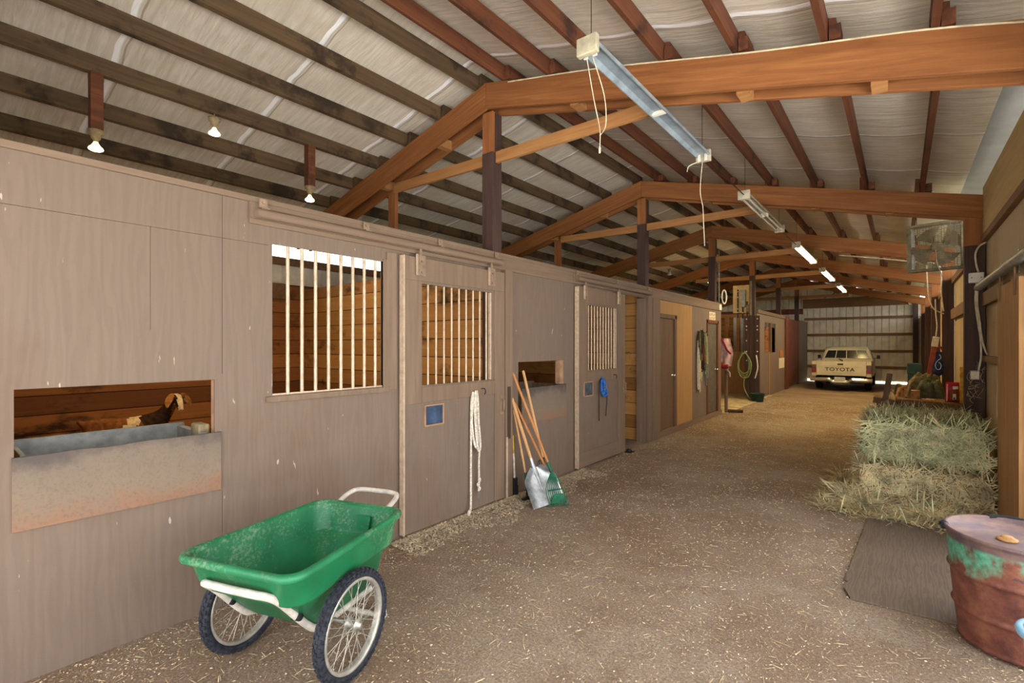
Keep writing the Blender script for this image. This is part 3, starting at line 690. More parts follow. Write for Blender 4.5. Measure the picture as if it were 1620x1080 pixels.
for k in range(5):
    y0 = 2.47+3.6*k; y1 = y0+2.12; lit = k >= 2
    t = thing('fluorescent_fixture', FL[k], 'light', (FX, (y0+y1)/2, FZ), 'fluorescent fixtures along the aisle')
    b = B()
    prof = [(-.055, .0), (-.03, .022), (.03, .022), (.055, .0), (.062, .0), (.062, .02), (.036, .055), (-.036, .055), (-.062, .02), (-.062, 0)]
    n = len(prof)
    vs = [(FX+a, y, FZ+c) for y in (y0, y1) for a, c in prof]
    b.add(vs, [(i, (i+1) % n, n+(i+1) % n, n+i) for i in range(n)] + [tuple(range(n-1, -1, -1)), tuple(range(n, 2*n))])
    obj('channel', b, M['fixt'] if k == 0 else M['fixt2'], t)
    for y in (y0, y1): obj('end_cap', B().box(FX-.066, FX+.066, y-.02, y+.02, FZ-.045, FZ+.060), M['fixt2'], t, .006)
    for y in (y0+.025, y1-.035):
        s = B()
        for dx in (-.03, .03): s.box(FX+dx-.012, FX+dx+.012, y, y+.012, FZ-.045, FZ+.02)
        obj('lamp_holder', s, M['white'], t)
    obj('middle_holder', B().box(FX-.05, FX+.05, (y0+y1)/2-.02, (y0+y1)/2+.02, FZ-.03 if k else FZ+.0, FZ+.025), M['white'], t, .003)
    if k > 0:
        for dx in (-.03, .03):
            obj('lamp_tube', B().tube([(FX+dx, y0+.03, FZ-.022), (FX+dx, y1-.04, FZ-.022)], .013, 10), M['tube_on'] if lit else M['bulb_off'], t)
    for y in (y0+.04, y1-.04):
        obj('hanging_wire', B().tube([(FX, y, FZ+.055), (FX, y, rtop(FX)+.12)], .0025, 5), M['dark'], t)
    if k == 0:
        c = B().tube(cr([(FX-.03, y0+.04, FZ-.03), (FX-.05, y0+.16, FZ-.22), (FX-.03, y0+.2, FZ-.40), (FX-.02, y0+.18, FZ-.52)], 6), .003, 6)
        c.tube(cr([(FX+.0, y0+.06, FZ-.03), (FX+.0, y0+.2, FZ-.2), (FX-.01, y0+.24, FZ-.36), (FX-.03, y0+.2, FZ-.44)], 6), .003, 6)
        c.tube([(FX-.02, y0+.18, FZ-.52), (FX-.02, y0+.18, FZ-.555)], .007, 8)
        obj('pull_cord', c, M['cord'], t)
        c = B().tube(cr([(FX-.03, y1, FZ-.03), (FX-.12, y1-.03, FZ-.06), (FX-.15, y1, FZ-.10)], 6), .004, 6)
        c.tube(cr([(FX-.01, y1, FZ-.03), (FX-.03, y1, FZ-.3), (FX-.01, y1+.01, FZ-.45), (FX-.0, y1, FZ-.60), (FX+.01, y1, FZ-.82)], 6), .004, 6)
        obj('power_lead', c, M['cord'], t)
    if lit:
        ld = bpy.data.lights.new('tube_light', 'AREA'); ld.shape = 'RECTANGLE'; ld.size = .1; ld.size_y = 2.0; ld.energy = 25; ld.color = TUBE; ld.spread = pi
        lo = bpy.data.objects.new('tube_light', ld); COL.objects.link(lo); lo.location = (FX, (y0+y1)/2, FZ-.06)
    if k:
        ya = 2.47+3.6*(k-1)+2.14
        tag(obj('link_cable', B().tube([(FX, ya, FZ+.01), (FX, y0-.022, FZ+.01)], .006, 6), M['dark'], None, loc=(FX, ya, FZ)), 'thin dark cable joining %s and %s fluorescent fixtures' % (ORD[k-1], ORD[k]), 'cable')

# ------------------------------------------------------------------ goat
def skin(name, pts, edges, root=0, sub=2):
    me = bpy.data.meshes.new(name); me.from_pydata([p[:3] for p in pts], edges, [])
    o = bpy.data.objects.new(name, me); COL.objects.link(o)
    o.modifiers.new('skin', 'SKIN'); ss = o.modifiers.new('sub', 'SUBSURF'); ss.levels = ss.render_levels = sub
    for i, p in enumerate(pts):
        r = p[3]; me.skin_vertices[0].data[i].radius = r if isinstance(r, tuple) else (r, r)
        me.skin_vertices[0].data[i].use_root = (i == root)
    bpy.context.view_layer.update()
    dg = bpy.context.evaluated_depsgraph_get(); m2 = bpy.data.meshes.new_from_object(o.evaluated_get(dg))
    bpy.data.objects.remove(o); return m2
GY, GX = 1.18, -6.15
def gp(l, s, z): return (GX+s, GY+l, z)                     # l = along the body towards the head, s = sideways (+ to the aisle)
ZG = .11
def gp(l, s, z): return (GX+s, GY+l, z+ZG*min(1, max(0, (z-.02)/.4)))
P = [gp(.10, 0, .585)+(.115,), gp(-.04, 0, .60)+(.095,), gp(.26, 0, .575)+(.125,), gp(.42, .01, .59)+(.12,), gp(.50, .03, .66)+(.085,), gp(.55, .06, .76)+(.062,),
     gp(.585, .10, .855)+(.058,), gp(.595, .165, .880)+(.054,), gp(.60, .215, .820)+(.040,), gp(.602, .245, .755)+(.032,), gp(.603, .252, .73)+(.026,)]
E_ = [(1, 0), (0, 2), (2, 3), (3, 4), (4, 5), (5, 6), (6, 7), (7, 8), (8, 9), (9, 10)]
def limb(root, pts):
    last = root
    for p in pts: P.append(p); E_.append((last, len(P)-1)); last = len(P)-1
for s in (-1, 1):
    limb(1, [gp(-.05, .075*s, .46)+(.06,), gp(-.0, .085*s, .34)+(.04,), gp(-.09, .085*s, .21)+(.022,), gp(-.07, .085*s, .05)+(.018,), gp(-.05, .085*s, .018)+(.02,)])
    limb(3, [gp(.42, .08*s, .45)+(.05,), gp(.41, .085*s, .27)+(.026,), gp(.42, .085*s, .06)+(.018,), gp(.435, .085*s, .018)+(.02,)])
limb(1, [gp(-.14, 0, .66)+(.028,), gp(-.18, 0, .70)+(.02,)])
me = skin('goat_body', P, E_, 0)
for m in ('goat_b', 'goat_d', 'goat_w', 'goat_t'): me.materials.append(M[m])
for p in me.polygons:
    c = p.center; l = c.y-GY; s = c.x-GX; z = c.z; nz = noise.noise(V((c.x*9, c.y*9, c.z*9)))*.04; z -= ZG*min(1, z/.4)
    i = 0
    if .17 < l+nz-.3*(z-.6) < .29 and z > .50+nz: i = 2
    elif l > .29+nz and z > .45 and l < .56: i = 1
    if s > .13 and z > .68:
        i = 2 if abs(l-.598) < .022+.25*max(0, z-.86) else 1
        if z < .75: i = 2
    if z < .3: i = 1
    p.material_index = i; p.use_smooth = True
goat = thing('goat', 'brown goat with cream patch and long drooping ears standing in stall', 'goat', (GX, GY+.2, 0))
me.transform(Matrix.Translation((-GX, -GY-.2, 0)))
gb = bpy.data.objects.new('body', me); COL.objects.link(gb); gb.parent = goat; ORG[gb.name] = V((GX, GY+.2, 0))
for s in (-1, 1):
    def ear(u, v, s=s):
        wd = .034*sin(pi*min(1, .12+.88*v)**.8)+.006
        y = GY+.598+s*(.052+.055*sin(v*1.35))+s*(u-.5)*.0; x = GX+.15+(u-.5)*2*wd*.55+.045*v
        return (x+.012, y+(u-.5)*2*wd*.7, .905+ZG-.135*v+.012*sin(pi*u))
    e = B().grid(ear, 6, 8); n0 = len(e.v); e.add([(x-.010, y, z) for x, y, z in e.v[:n0]], [tuple(reversed(f)) for f in e.f[:]], 0, True)
    obj('ear', e, M['goat_t'], goat)
    obj('eye', B().blob((GX+.206, GY+.598+s*.043, .868+ZG), (.010, .008, .010), 10, 6), M['black'], goat)
obj('nostrils', B().blob((GX+.278, GY+.592, .745+ZG), (.004, .005, .004), 8, 5).blob((GX+.278, GY+.614, .745+ZG), (.004, .005, .004), 8, 5), M['black'], goat)

# ------------------------------------------------------------------ green garden cart
CO = (-2.292, 1.178, 0); CA = radians(19)
cart = thing('garden_cart', 'green plastic two wheeled garden cart with white tube handle', 'cart', CO, None, CA)
def rrect(hx, y0, y1, r, z, n=6, cx=0):
    pts = []
    for (ox, oy, a0) in ((hx-r, y1-r, 0), (-hx+r, y1-r, pi/2), (-hx+r, y0+r, pi), (hx-r, y0+r, 3*pi/2)):
        for i in range(n+1):
            a = a0+pi/2*i/n; pts.append((cx+ox+r*cos(a), oy+r*sin(a), z))
    return pts
secs = [(.355, -.31, .595, .09, .555), (.362, -.317, .602, .095, .566), (.357, -.312, .597, .09, .582), (.342, -.297, .582, .085, .588), (.328, -.283, .568, .08, .582),
        (.320, -.270, .560, .08, .56), (.304, -.230, .545, .08, .436), (.298, -.222, .540, .08, .424), (.268, -.185, .508, .08, .412), (.225, -.03, .475, .08, .245), (.20, -.005, .45, .07, .235)]
outer = [(.355, -.31, .595, .09, .555), (.340, -.292, .578, .085, .552), (.332, -.275, .570, .085, .54), (.315, -.240, .556, .085, .43), (.310, -.233, .552, .085, .418), (.280, -.196, .520, .085, .402), (.237, -.04, .487, .085, .235), (.20, -.01, .455, .07, .222)]
secs, outer = [[(a*.957, y0*.957-.079, y1*.957-.079, r, z+.036) for a, y0, y1, r, z in q] for q in (secs, outer)]
b = B()
for lst, flip in ((secs, False), (outer, True)):
    tp = lambda p: (p[0]*(1-.15*(p[1]+.36)/.84)+.018*(p[1]+.36)/.84, p[1], p[2]); rings = [[tp(p) for p in rrect(*s)] for s in lst]; n = len(rings[0]); vs = [p for r in rings for p in r]
    fs = [(i*n+j, i*n+(j+1) % n, (i+1)*n+(j+1) % n, (i+1)*n+j) for i in range(len(rings)-1) for j in range(n)]
    if flip: fs = [tuple(reversed(f)) for f in fs]
    b.add(vs, fs, 0, True); b.add(rings[-1], [tuple(range(n)) if not flip else tuple(range(n-1, -1, -1))])
obj('tub', b, M['tub'], cart, local=True)
lg = B().box(-.055, .055, .540, .546, .40, .50); lg.box(-.04, .04, .535, .545, .41, .425)
obj('moulded_tab', B().add([(.02, .438, .57), (.11, .438, .57), (.10, .431, .49), (.03, .431, .49), (.02, .428, .57), (.11, .428, .57), (.10, .421, .49), (.03, .421, .49)],
    [(4, 5, 6, 7), (0, 3, 2, 1), (0, 1, 5, 4), (1, 2, 6, 5), (2, 3, 7, 6), (3, 0, 4, 7)]), M['tub'], cart, local=True)
fr = cr([(-.20, .40, .245), (-.20, .05, .243), (-.20, -.07, .245), (-.196, -.14, .29), (-.190, -.26, .43), (-.190, -.315, .488), (-.172, -.345, .512), (-.13, -.36, .52), (0, -.362, .52), (.13, -.36, .52), (.172, -.345, .512), (.190, -.315, .488), (.190, -.26, .43), (.196, -.14, .29), (.20, -.07, .245), (.20, .05, .243), (.20, .40, .245)], 5)
obj('frame_tube', B().tube(fr, .0165, 12), M['tube_w'], cart, local=True)
for s in (-1, 1):
    obj('clamp_bolt', B().lathe([(0, .02), (.016, .02), (.018, .0), (.018, -.02)], (s*.194, -.20, .36), 12, axis='x'), M['black'], cart, local=True)
hd = cr([(-.17, .47, .57), (-.17, .51, .60), (-.168, .585, .625), (-.15, .635, .638), (-.10, .655, .642), (0, .657, .643), (.10, .655, .642), (.15, .635, .638), (.168, .585, .625), (.17, .51, .60), (.17, .47, .57)], 6)
obj('handle', B().tube(hd, .0145, 12), M['tube_w'], cart, local=True)
lgp = cr([(-.19, .34, .244), (-.19, .42, .14), (-.19, .45, .03), (-.165, .455, .0145), (.165, .455, .0145), (.19, .45, .03), (.19, .42, .14), (.19, .34, .244)], 5)
obj('rest_leg', B().tube(lgp, .0145, 10), M['tube_w'], cart, local=True)
obj('axle', B().tube([(-.31, 0, .2465), (.31, 0, .2465)], .009, 10), M['galv'], cart, local=True)
for s in (-1, 1):
    wx = s*.330; R = .2445
    w_ = obj('wheel_rim', B().lathe([(.190, -.016), (.203, -.018), (.206, -.012), (.197, -.008), (.197, .008), (.206, .012), (.203, .018), (.190, .016), (.188, 0), (.190, -.016)], (wx, 0, R), 48, axis='x'), M['rim'], cart, local=True)
    ty = B().lathe([(.205, -.014), (.215, -.022), (.227, -.022), (.236, -.013), (.239, 0), (.236, .013), (.227, .022), (.215, .022), (.205, .014), (.205, -.014)], (wx, 0, R), 56, axis='x')
    NK = 44
    for i in range(NK):
        for a_off, dx, r_ in ((0, 0, .2385), (.5, -.014, .234), (.5, .014, .234), (0, -.022, .226), (0, .022, .226)):
            a = 2*pi*(i+a_off)/NK; er = V((0, cos(a), sin(a))); et = V((0, -sin(a), cos(a))); c = V((wx+dx, 0, R))+er*r_
            h = .006; ex = V((1, 0, 0))
            vs = [c+ex*(.0055*p)+et*(.009*q)+er*(h*z) for z in (-1, 1) for p, q in ((-1, -1), (1, -1), (1, 1), (-1, 1))]
            ty.add(vs, [(3, 2, 1, 0), (4, 5, 6, 7), (0, 1, 5, 4), (1, 2, 6, 5), (2, 3, 7, 6), (3, 0, 4, 7)])
    obj('tyre', ty, M['tyre'], w_, local=True)
    hb = B().lathe([(0, -.045), (.012, -.045), (.014, -.03), (.030, -.028), (.030, -.022), (.018, -.018), (.018, .018), (.030, .022), (.030, .028), (.014, .03), (.012, .045), (0, .045)], (wx, 0, R), 20, axis='x')
    obj('hub', hb, M['rim'], w_, local=True)
    spk = B()
    for i in range(32):
        side = .025 if i % 2 else -.025; a = 2*pi*i/32; a2 = a+(.9 if (i//2) % 2 else -.9)*.75
        spk.tube([(wx+side, .026*cos(a2), R+.026*sin(a2)), (wx+side*.15, .191*cos(a), R+.191*sin(a))], .0016, 5)
    obj('spokes', spk, M['rim'], w_, local=True)
cart_hy = None

# ------------------------------------------------------------------ rope on the door
t = thing('hanging_rope', 'thick white rope looped on a door hook, end trailing to the floor', 'rope', (-3.04, 3.22, .02))
def coil_rope(name, pts, r, parent, m, k=5):
    o = obj(name, B().tube(cr(pts, k), r, 8), m, parent); return o
rx = XL+.082
coil_rope('rope_loops', [(rx, 3.215, 1.10), (rx+.01, 3.195, 1.04), (rx, 3.192, .85), (rx+.012, 3.205, .68), (rx+.015, 3.235, .60), (rx+.008, 3.262, .66), (rx, 3.248, .85), (rx+.012, 3.238, 1.05), (rx+.02, 3.225, 1.115),
    (rx+.025, 3.21, 1.07), (rx+.02, 3.213, .9), (rx+.028, 3.225, .70), (rx+.03, 3.25, .57), (rx+.022, 3.282, .62), (rx+.015, 3.268, .82), (rx+.02, 3.25, 1.03), (rx+.02, 3.235, 1.12)], .0115, t, M['rope'])
coil_rope('rope_tail', [(rx, 3.21, 1.11), (rx-.002, 3.188, 1.0), (rx, 3.182, .7), (rx+.002, 3.178, .3), (rx+.01, 3.17, .11), (rx+.02, 3.15, .04), (rx+.03, 3.115, .016)], .010, t, M['rope'])
coil_rope('rope_end', [(rx+.03, 3.262, .57), (rx+.02, 3.265, .45), (rx+.02, 3.268, .30), (rx+.02, 3.262, .20)], .010, t, M['rope'])
k_ = B()
for dz, dy, r_ in ((.30, .008, .022), (.26, -.008, .021), (.22, .006, .02)): k_.blob((rx+.02, 3.265+dy, dz), (.016, .016, r_), 10, 6)
k_.tube(cr([(rx+.02, 3.15, .05), (rx+.03, 3.125, .05), (rx+.035, 3.115, .03), (rx+.03, 3.13, .016)], 5), .013, 8)
obj('rope_knot', k_, M['rope'], t)
obj('snap_clip', B().tube(cr([(rx+.02, 3.262, .20), (rx+.018, 3.255, .17), (rx+.02, 3.262, .14), (rx+.022, 3.27, .17), (rx+.02, 3.262, .20)], 5), .004, 6), M['galv'], t)
# blue halter on the second door
t = thing('halter', 'bright blue nylon halter with lead hanging on half open door', 'halter', (-3.03, 5.67, 1.1))
hx = XL+.085
for pts, r_ in (([(hx, 5.64, 1.11), (hx+.01, 5.61, 1.0), (hx+.012, 5.63, .9), (hx+.01, 5.70, .865), (hx+.015, 5.745, .90), (hx+.01, 5.72, 1.0), (hx, 5.66, 1.11)], .013),
                ([(hx+.01, 5.62, .98), (hx+.022, 5.68, .96), (hx+.01, 5.73, .97)], .012), ([(hx+.012, 5.64, .9), (hx+.03, 5.69, .93), (hx+.012, 5.74, .9)], .012),
                ([(hx+.0, 5.65, 1.12), (hx+.02, 5.66, 1.04), (hx+.02, 5.67, .9)], .011)):
    obj('strap', B().tube(cr(pts, 5), r_, 8), M['blueweb'], t)
obj('buckle', B().tube(cr([(hx+.03, 5.66, .99), (hx+.03, 5.69, .99), (hx+.03, 5.69, .955), (hx+.03, 5.66, .955)], 3, True), .004, 6, True), M['galv'], t)
obj('lead_line', B().tube(cr([(hx+.005, 5.63, 1.10), (hx-.002, 5.575, 1.04), (hx, 5.565, .8), (hx, 5.565, .56)], 5), .007, 6), M['dark'], t)
obj('lead_line', B().tube(cr([(hx+.01, 5.74, .9), (hx, 5.78, .82), (hx, 5.765, .72), (hx, 5.75, .60)], 5), .006, 6), M['dark'], t)

# ------------------------------------------------------------------ leaning tools
def tool(name, label, top, foot, hr, hm, group='tools leaning by the post'):
    t = thing(name, label, 'tool', (foot[0], foot[1], 0), group)
    p, q = V(top), V(foot); d = (q-p).normalized()
    obj('handle', B().tube([p, p+d*.02, p+(q-p)*.5, q], [hr*.8, hr, hr, hr*.95], 10), hm, t)
    return t, p, q, d
# scoop shovel
sc_top, sc_sock = (-3.07, 3.815, 1.00), (-2.835, 3.85, .36)
t, p, q, d = tool('scoop_shovel', 'aluminium scoop shovel with wooden handle leaning by the post', sc_top, sc_sock, .017, M['handle'])
tip = V((-2.61, 3.80, .02)); dd = (tip-q).normalized(); side = V((.62, .78, 0)); side = (side-dd*side.dot(dd)).normalized(); nrm = side.cross(dd).normalized()
if nrm.x < 0: nrm = -nrm
L = (tip-q).length
def scoop(u, v):
    a = (u-.5)*2; wd = .165*min(1, .34+1.3*v**.55); curl = .055*abs(a)**3*(1-.35*v) + .02*(1-v)**2
    return q+dd*(.06+(L-.06)*v - .045*(abs(a)**2.5)*max(0, 1-3*v)*0 + (-.02 if v == 0 else 0)) + side*(a*wd) + nrm*(curl - .012*(1-abs(a))*max(0, 1-v*1.3))
s_ = B().grid(scoop, 14, 12); n0 = len(s_.v); s_.add([tuple(V(x)-nrm*.004) for x in s_.v[:n0]], [tuple(reversed(f)) for f in s_.f[:]], 0, True)
obj('scoop_blade', s_, M['alu'], t)
obj('socket', B().tube([q-d*.06, q, q+dd*.10, q+dd*.26], [.020, .022, .024, .004], 12), M['alu'], t)
# bow rake with green head
t, p, q, d = tool('leaf_rake', 'long wooden rake with dark green head leaning against post', (-3.07, 3.83, 1.255), (-2.66, 3.90, .34), .0135, M['handle_o'])
obj('ferrule', B().tube([q-d*.06, q, q+d*.05], .018, 10), M['green_p'], t)
tn = B(); e0 = V((-2.53, 3.86, .035))
for i in range(11):
    a = (i-5)/5; m_ = q.lerp(e0, .55)+V((.05*a*.7, .10*a, 0)); en = e0+V((.06*a, .075*a, -.005)); ct = en+V((-.018, -.012, -.018))
    tn.tube(cr([q+d*.03, m_, en, ct], 4), .0042, 6)
obj('tines', tn, M['green_p'], t)
obj('brace', B().beam(q.lerp(e0, .62)+V((-.035, -.075, 0)), q.lerp(e0, .62)+V((.035, .075, 0)), .02, .006), M['green_p'], t)
obj('head_plate', B().add([e0+V((-.05, -.06, .01)), e0+V((.05, .06, .01)), e0+V((.02, .035, .09)), e0+V((-.03, -.035, .09)), e0+V((-.045, -.06, .004)), e0+V((.055, .06, .004)), e0+V((.025, .035, .084)), e0+V((-.025, -.035, .084))],
    [(0, 1, 2, 3), (7, 6, 5, 4), (0, 4, 5, 1), (1, 5, 6, 2), (2, 6, 7, 3), (3, 7, 4, 0)]), M['green_p'], t)
# other handles
t, p, q, d = tool('manure_fork', 'wooden fork handle leaning in front of the second feed trough', (-3.06, 3.99, 1.27), (-2.83, 4.02, .40), .0145, M['handle'])
tn = B()
for i in range(7):
    a = (i-3)/3; st = q+V((0, .09*a, -.05)); tn.tube(cr([q+V((0, .01*a, -.01)), st, q+V((.06, .10*a, -.2)), q+V((.12, .10*a, -.375))], 4), .004, 6)
obj('tines', tn, M['dark'], t)
t, p, q, d = tool('garden_hoe', 'thin wooden handle with green collar between scoop shovel and post', (-3.05, 3.825, .885), (-2.90, 3.835, .22), .012, M['handle'])
obj('ferrule', B().tube([q-d*.05, q, q+d*.03], .017, 10), M['green_p'], t)
obj('blade', B().box(q.x-.02, q.x+.02, q.y-.06, q.y+.06, .0, .02).beam(q, (q.x+.01, q.y, .02), .012, .012), M['dark'], t)
t, p, q, d = tool('stable_broom', 'orange varnished broom handle resting behind the scoop shovel', (-3.06, 3.85, .95), (-2.68, 3.99, .16), .0125, M['handle_o'])
bb = B().beam((q.x-.05, q.y-.10, .135), (q.x+.05, q.y+.10, .135), .05, .045)
obj('broom_block', bb, M['post_o'], t)
br = B()
random.seed(3)
for i in range(90):
    a = random.uniform(-1, 1); o = random.uniform(-.022, .022); x, y = q.x+.05*a+o*.9, q.y+.10*a-o*.4
    br.tube([(x, y, .115), (x+random.uniform(-.006, .012), y+random.uniform(-.008, .008), .004)], .0022, 4)
obj('bristles', br, M['straw2'], t)
t, p, q, d = tool('scrub_brush', 'yellow and white long handled brush standing tight against the post cover', (XL+.045, 3.835, .62), (XL+.06, 3.845, .16), .010, M['yellow'])
obj('lower_shaft', B().tube([p+(q-p)*.40, q], .011, 10), M['tube_w'], t, label='white lower shaft')
bh = B().box(q.x-.018, q.x+.02, q.y-.012, q.y+.025, .10, .19); 
obj('brush_head', bh.box(q.x-.024, q.x+.026, q.y-.014, q.y+.03, .0, .11), M['black'], t, .004)

# ------------------------------------------------------------------ hay bales and loose straw
def strands(name, faces, n, mats, lmin, lmax, parent=None, wd=.0035, seed=1, out=.35):
    """thin flattened stalks sticking to given (origin, u, v, normal) patches"""
    rnd = random.Random(seed); b = B(); tot = sum(f[4] for f in faces)
    for o, u, v, nn, wgt in faces:
        o, u, v, nn = V(o), V(u), V(v), V(nn)
        for _ in range(int(n*wgt/tot)):
            c = o+u*rnd.random()+v*rnd.random()+nn*rnd.uniform(-.008, .012)
            d = (u.normalized()*rnd.gauss(0, 1)+v.normalized()*rnd.gauss(0, 1)+nn*abs(rnd.gauss(0, out))).normalized(); l = rnd.uniform(lmin, lmax)
            e = c+d*l; e.x = min(e.x, .695); c.x = min(c.x, .69); d = (e-c).normalized(); l = (e-c).length
            sd = d.cross(nn); sd = sd.normalized() if sd.length > .01 else u.normalized()
            e = c+d*l; mdl = c+d*l*.5+nn*rnd.uniform(0, .012)
            mi = rnd.choices(range(len(mats)), [3, 2, 1][:len(mats)])[0]; q = wd*rnd.uniform(.6, 1.4)
            b.add([c-sd*q, c+sd*q, mdl+sd*q, mdl-sd*q, e+sd*q*.4, e-sd*q*.4, mdl+nn*q*1.2], [(0, 1, 2, 3), (3, 2, 4, 5), (0, 1, 6), (6, 4, 5)], mi)
    return obj(name, b, mats, parent, kind='stuff')
def bale(label, x0, x1, y0, y1, z0, z1, top_green, seed, n):
    t = thing('hay_bale', label, 'hay bale', ((x0+x1)/2, (y0+y1)/2, z0), 'hay bales stacked against the wall')
    b = B(); N = 14
    c = V(((x0+x1)/2, (y0+y1)/2, (z0+z1)/2)); hh = V(((x1-x0)/2, (y1-y0)/2, (z1-z0)/2))
    def mk(ax, sg):
        a1, a2 = [i for i in range(3) if i != ax]
        def fn(u, v):
            p = [0, 0, 0]; p[ax] = sg; p[a1] = 2*u-1; p[a2] = 2*v-1
            q = V(p); r = V([s*h for s, h in zip(q, hh)])
            k = (abs(q[0])**10+abs(q[1])**10+abs(q[2])**10)**(-1/10)
            r = r*k; w = c+r
            w += q*(.016*noise.noise(w*14+V((seed, 0, 0)))+.012*noise.noise(w*5))
            # twine grooves
            for gx in (-.33, .33):
                if abs(p[0]-gx) < .05 and ax != 0: w -= q*.012
            if w.z < z0+.002: w.z = z0+.002
            return w
        return fn
    for ax in range(3):
        for sg in (-1, 1): b.grid(mk(ax, sg), N, N)
    obj('packed_body', b, M['haybody'] if top_green else M['strawbody'], t)
    X, Y, Z = x1-x0, y1-y0, z1-z0
    mats = [M['hay1'], M['hay2'], M['straw1']] if top_green else [M['straw1'], M['hay2'], M['straw2']]
    fc = [((x0, y0-.004, z0+.02), (X, 0, 0), (0, 0, Z-.02), (0, -1, 0), X*Z), ((x0, y0, z1), (X, 0, 0), (0, Y, 0), (0, 0, 1), X*Y), ((x0, y0, z0+.02), (0, Y, 0), (0, 0, Z-.02), (-1, 0, 0), Y*Z)]
    strands('loose_stalks', fc, n, mats, .04, .17, t, .0032, seed)
    for gx in (-.33, .33):
        xx = c.x+gx*hh.x
        tw = cr([(xx, y0-.012, z0+.03), (xx, y0-.014, c.z), (xx, y0-.006, z1-.03), (xx, y0+.03, z1+.002), (xx, c.y, z1+.008), (xx, y1-.03, z1+.002)], 5)
        obj('twine', B().tube(tw, .003, 5), M['cord'], t)
bale('straw-coloured hay bale on the dirt at the front, bottom of stack', -.32, .63, 5.82, 6.34, .0, .385, False, 11, 3600)
bale('green-tinted hay bale on top at the front of the stack', -.27, .60, 5.93, 6.42, .405, .79, True, 12, 4200)
bale('hay bale in the rear bottom row behind the front bale', -.28, .60, 6.47, 7.06, .0, .39, False, 13, 700)
bale('greenish hay bale on top in the rear row beside post', -.25, .535, 6.46, 7.15, .41, .80, True, 14, 2600)
# thin dark tube standing in for the shaded gap between the top bales
b = B().tube(cr([(-.20, 6.22, .812), (.0, 6.10, .815), (.25, 6.02, .812)], 5), .007, 6)
tag(obj('dark_gap_line', b, M['dark'], None, loc=(0, 6.1, .81)), 'dark line across the top of front green bale, standing for a shaded gap', 'twine')
b = B().box(-.04, .16, 5.955, 5.985, .796, .808)
fcs = [((-.62, 5.28, .012), (1.12, 0, 0), (0, .55, 0), (0, 0, 1), 1), ((-.50, 5.6, .03), (1.0, 0, 0), (0, .26, .10), (0, -.4, .9), 1.2), ((-.62, 5.7, .012), (.34, 0, 0), (0, 1.2, 0), (0, 0, 1), .6)]
o = strands('loose_straw', fcs, 3800, [M['straw1'], M['hay2'], M['straw2']], .05, .2, None, .0034, 21, .25)
tag(o, 'loose straw spilled on the dirt around the foot of the bales', 'straw', None, 'stuff')
def mound(u, v):
    x = -.55+1.15*u; y = 5.45+.42*v; e = sin(pi*u)**.5*v**1.5
    return (x, y, .001+.15*e*(.8+.3*noise.noise(V((x*6, y*6, 0)))))
tag(obj('straw_mound', B().grid(mound, 24, 12), M['strawbody']), 'low heap of broken straw against the front bale', 'straw', None, 'stuff')
# straw and chips scattered over the aisle floor
def scatter(name, n, seed, lo, hi, mats, wd, zmax, dens, label):
    rnd = random.Random(seed); b = B(); k = 0
    while k < n:
        y = .2+15*rnd.random()**1.7; x = rnd.uniform(XL+.03, .66)
        if y < 2.3 and x > .2 + .3*y: continue
        if rnd.random() > dens(x, y): continue
        a = rnd.uniform(0, pi); l = rnd.uniform(lo, hi)*(1+.05*y); c = V((x, y, rnd.uniform(.002, zmax))); d = V((cos(a), sin(a), rnd.uniform(-.12, .12))); s = V((-sin(a), cos(a), rnd.uniform(-.3, .3)))
        q = wd*rnd.uniform(.6, 1.5)*(1+.06*y); c.z += abs(d.z)*l*.5
        p0, p1 = c-d*l/2, c+d*l/2
        b.add([p0-s*q, p0+s*q, p1+s*q*.7, p1-s*q*.7, c+V((0, 0, q))], [(0, 1, 4), (1, 2, 4), (2, 3, 4), (3, 0, 4)], rnd.choices(range(len(mats)), [4, 2, 2][:len(mats)])[0]); k += 1
    tag(obj(name, b, mats), label, 'litter', None, 'stuff')
scatter('straw_litter', 8000, 5, .012, .06, [M['chip'], M['straw1'], M['straw2']], .0013, .006, lambda x, y: .35+.65*max(0, noise.noise(V((x*.9, y*.9, 0)))+.35), 'fine straw scattered over the brown dirt aisle')
scatter('wood_shavings', 26000, 6, .004, .014, [M['chip'], M['straw2'], M['shav']], .0022, .004, lambda x, y: .3+.7*max(0, noise.noise(V((x*1.3, y*1.3, 5)))+.3) if x > XL+.4 else 1, 'pale wood shavings strewn over the dirt floor')
rnd = random.Random(31); b = B()
for _ in range(9000):
    y = rnd.uniform(2.3, 5.2); a_ = rnd.random()**2; x = XL+.075+.42*a_*(.75+.6*noise.noise(V((0, y*2, 1)))); z = .002+.018*rnd.random()*(1-a_)
    an = rnd.uniform(0, pi); l = rnd.uniform(.004, .016); q = rnd.uniform(.0012, .004); d = V((cos(an), sin(an), rnd.uniform(-.3, .3))); sd = V((-sin(an), cos(an), rnd.uniform(-.3, .3))); c = V((x, y, z+.004))
    b.add([c-d*l-sd*q, c-d*l+sd*q, c+d*l+sd*q, c+d*l-sd*q], [(0, 1, 2, 3)], rnd.choice((0, 0, 1)))
tag(obj('shavings_drift', b, [M['shav'], M['chip']]), 'pale drift of shavings along the foot of the roped door', 'shavings', None, 'stuff')

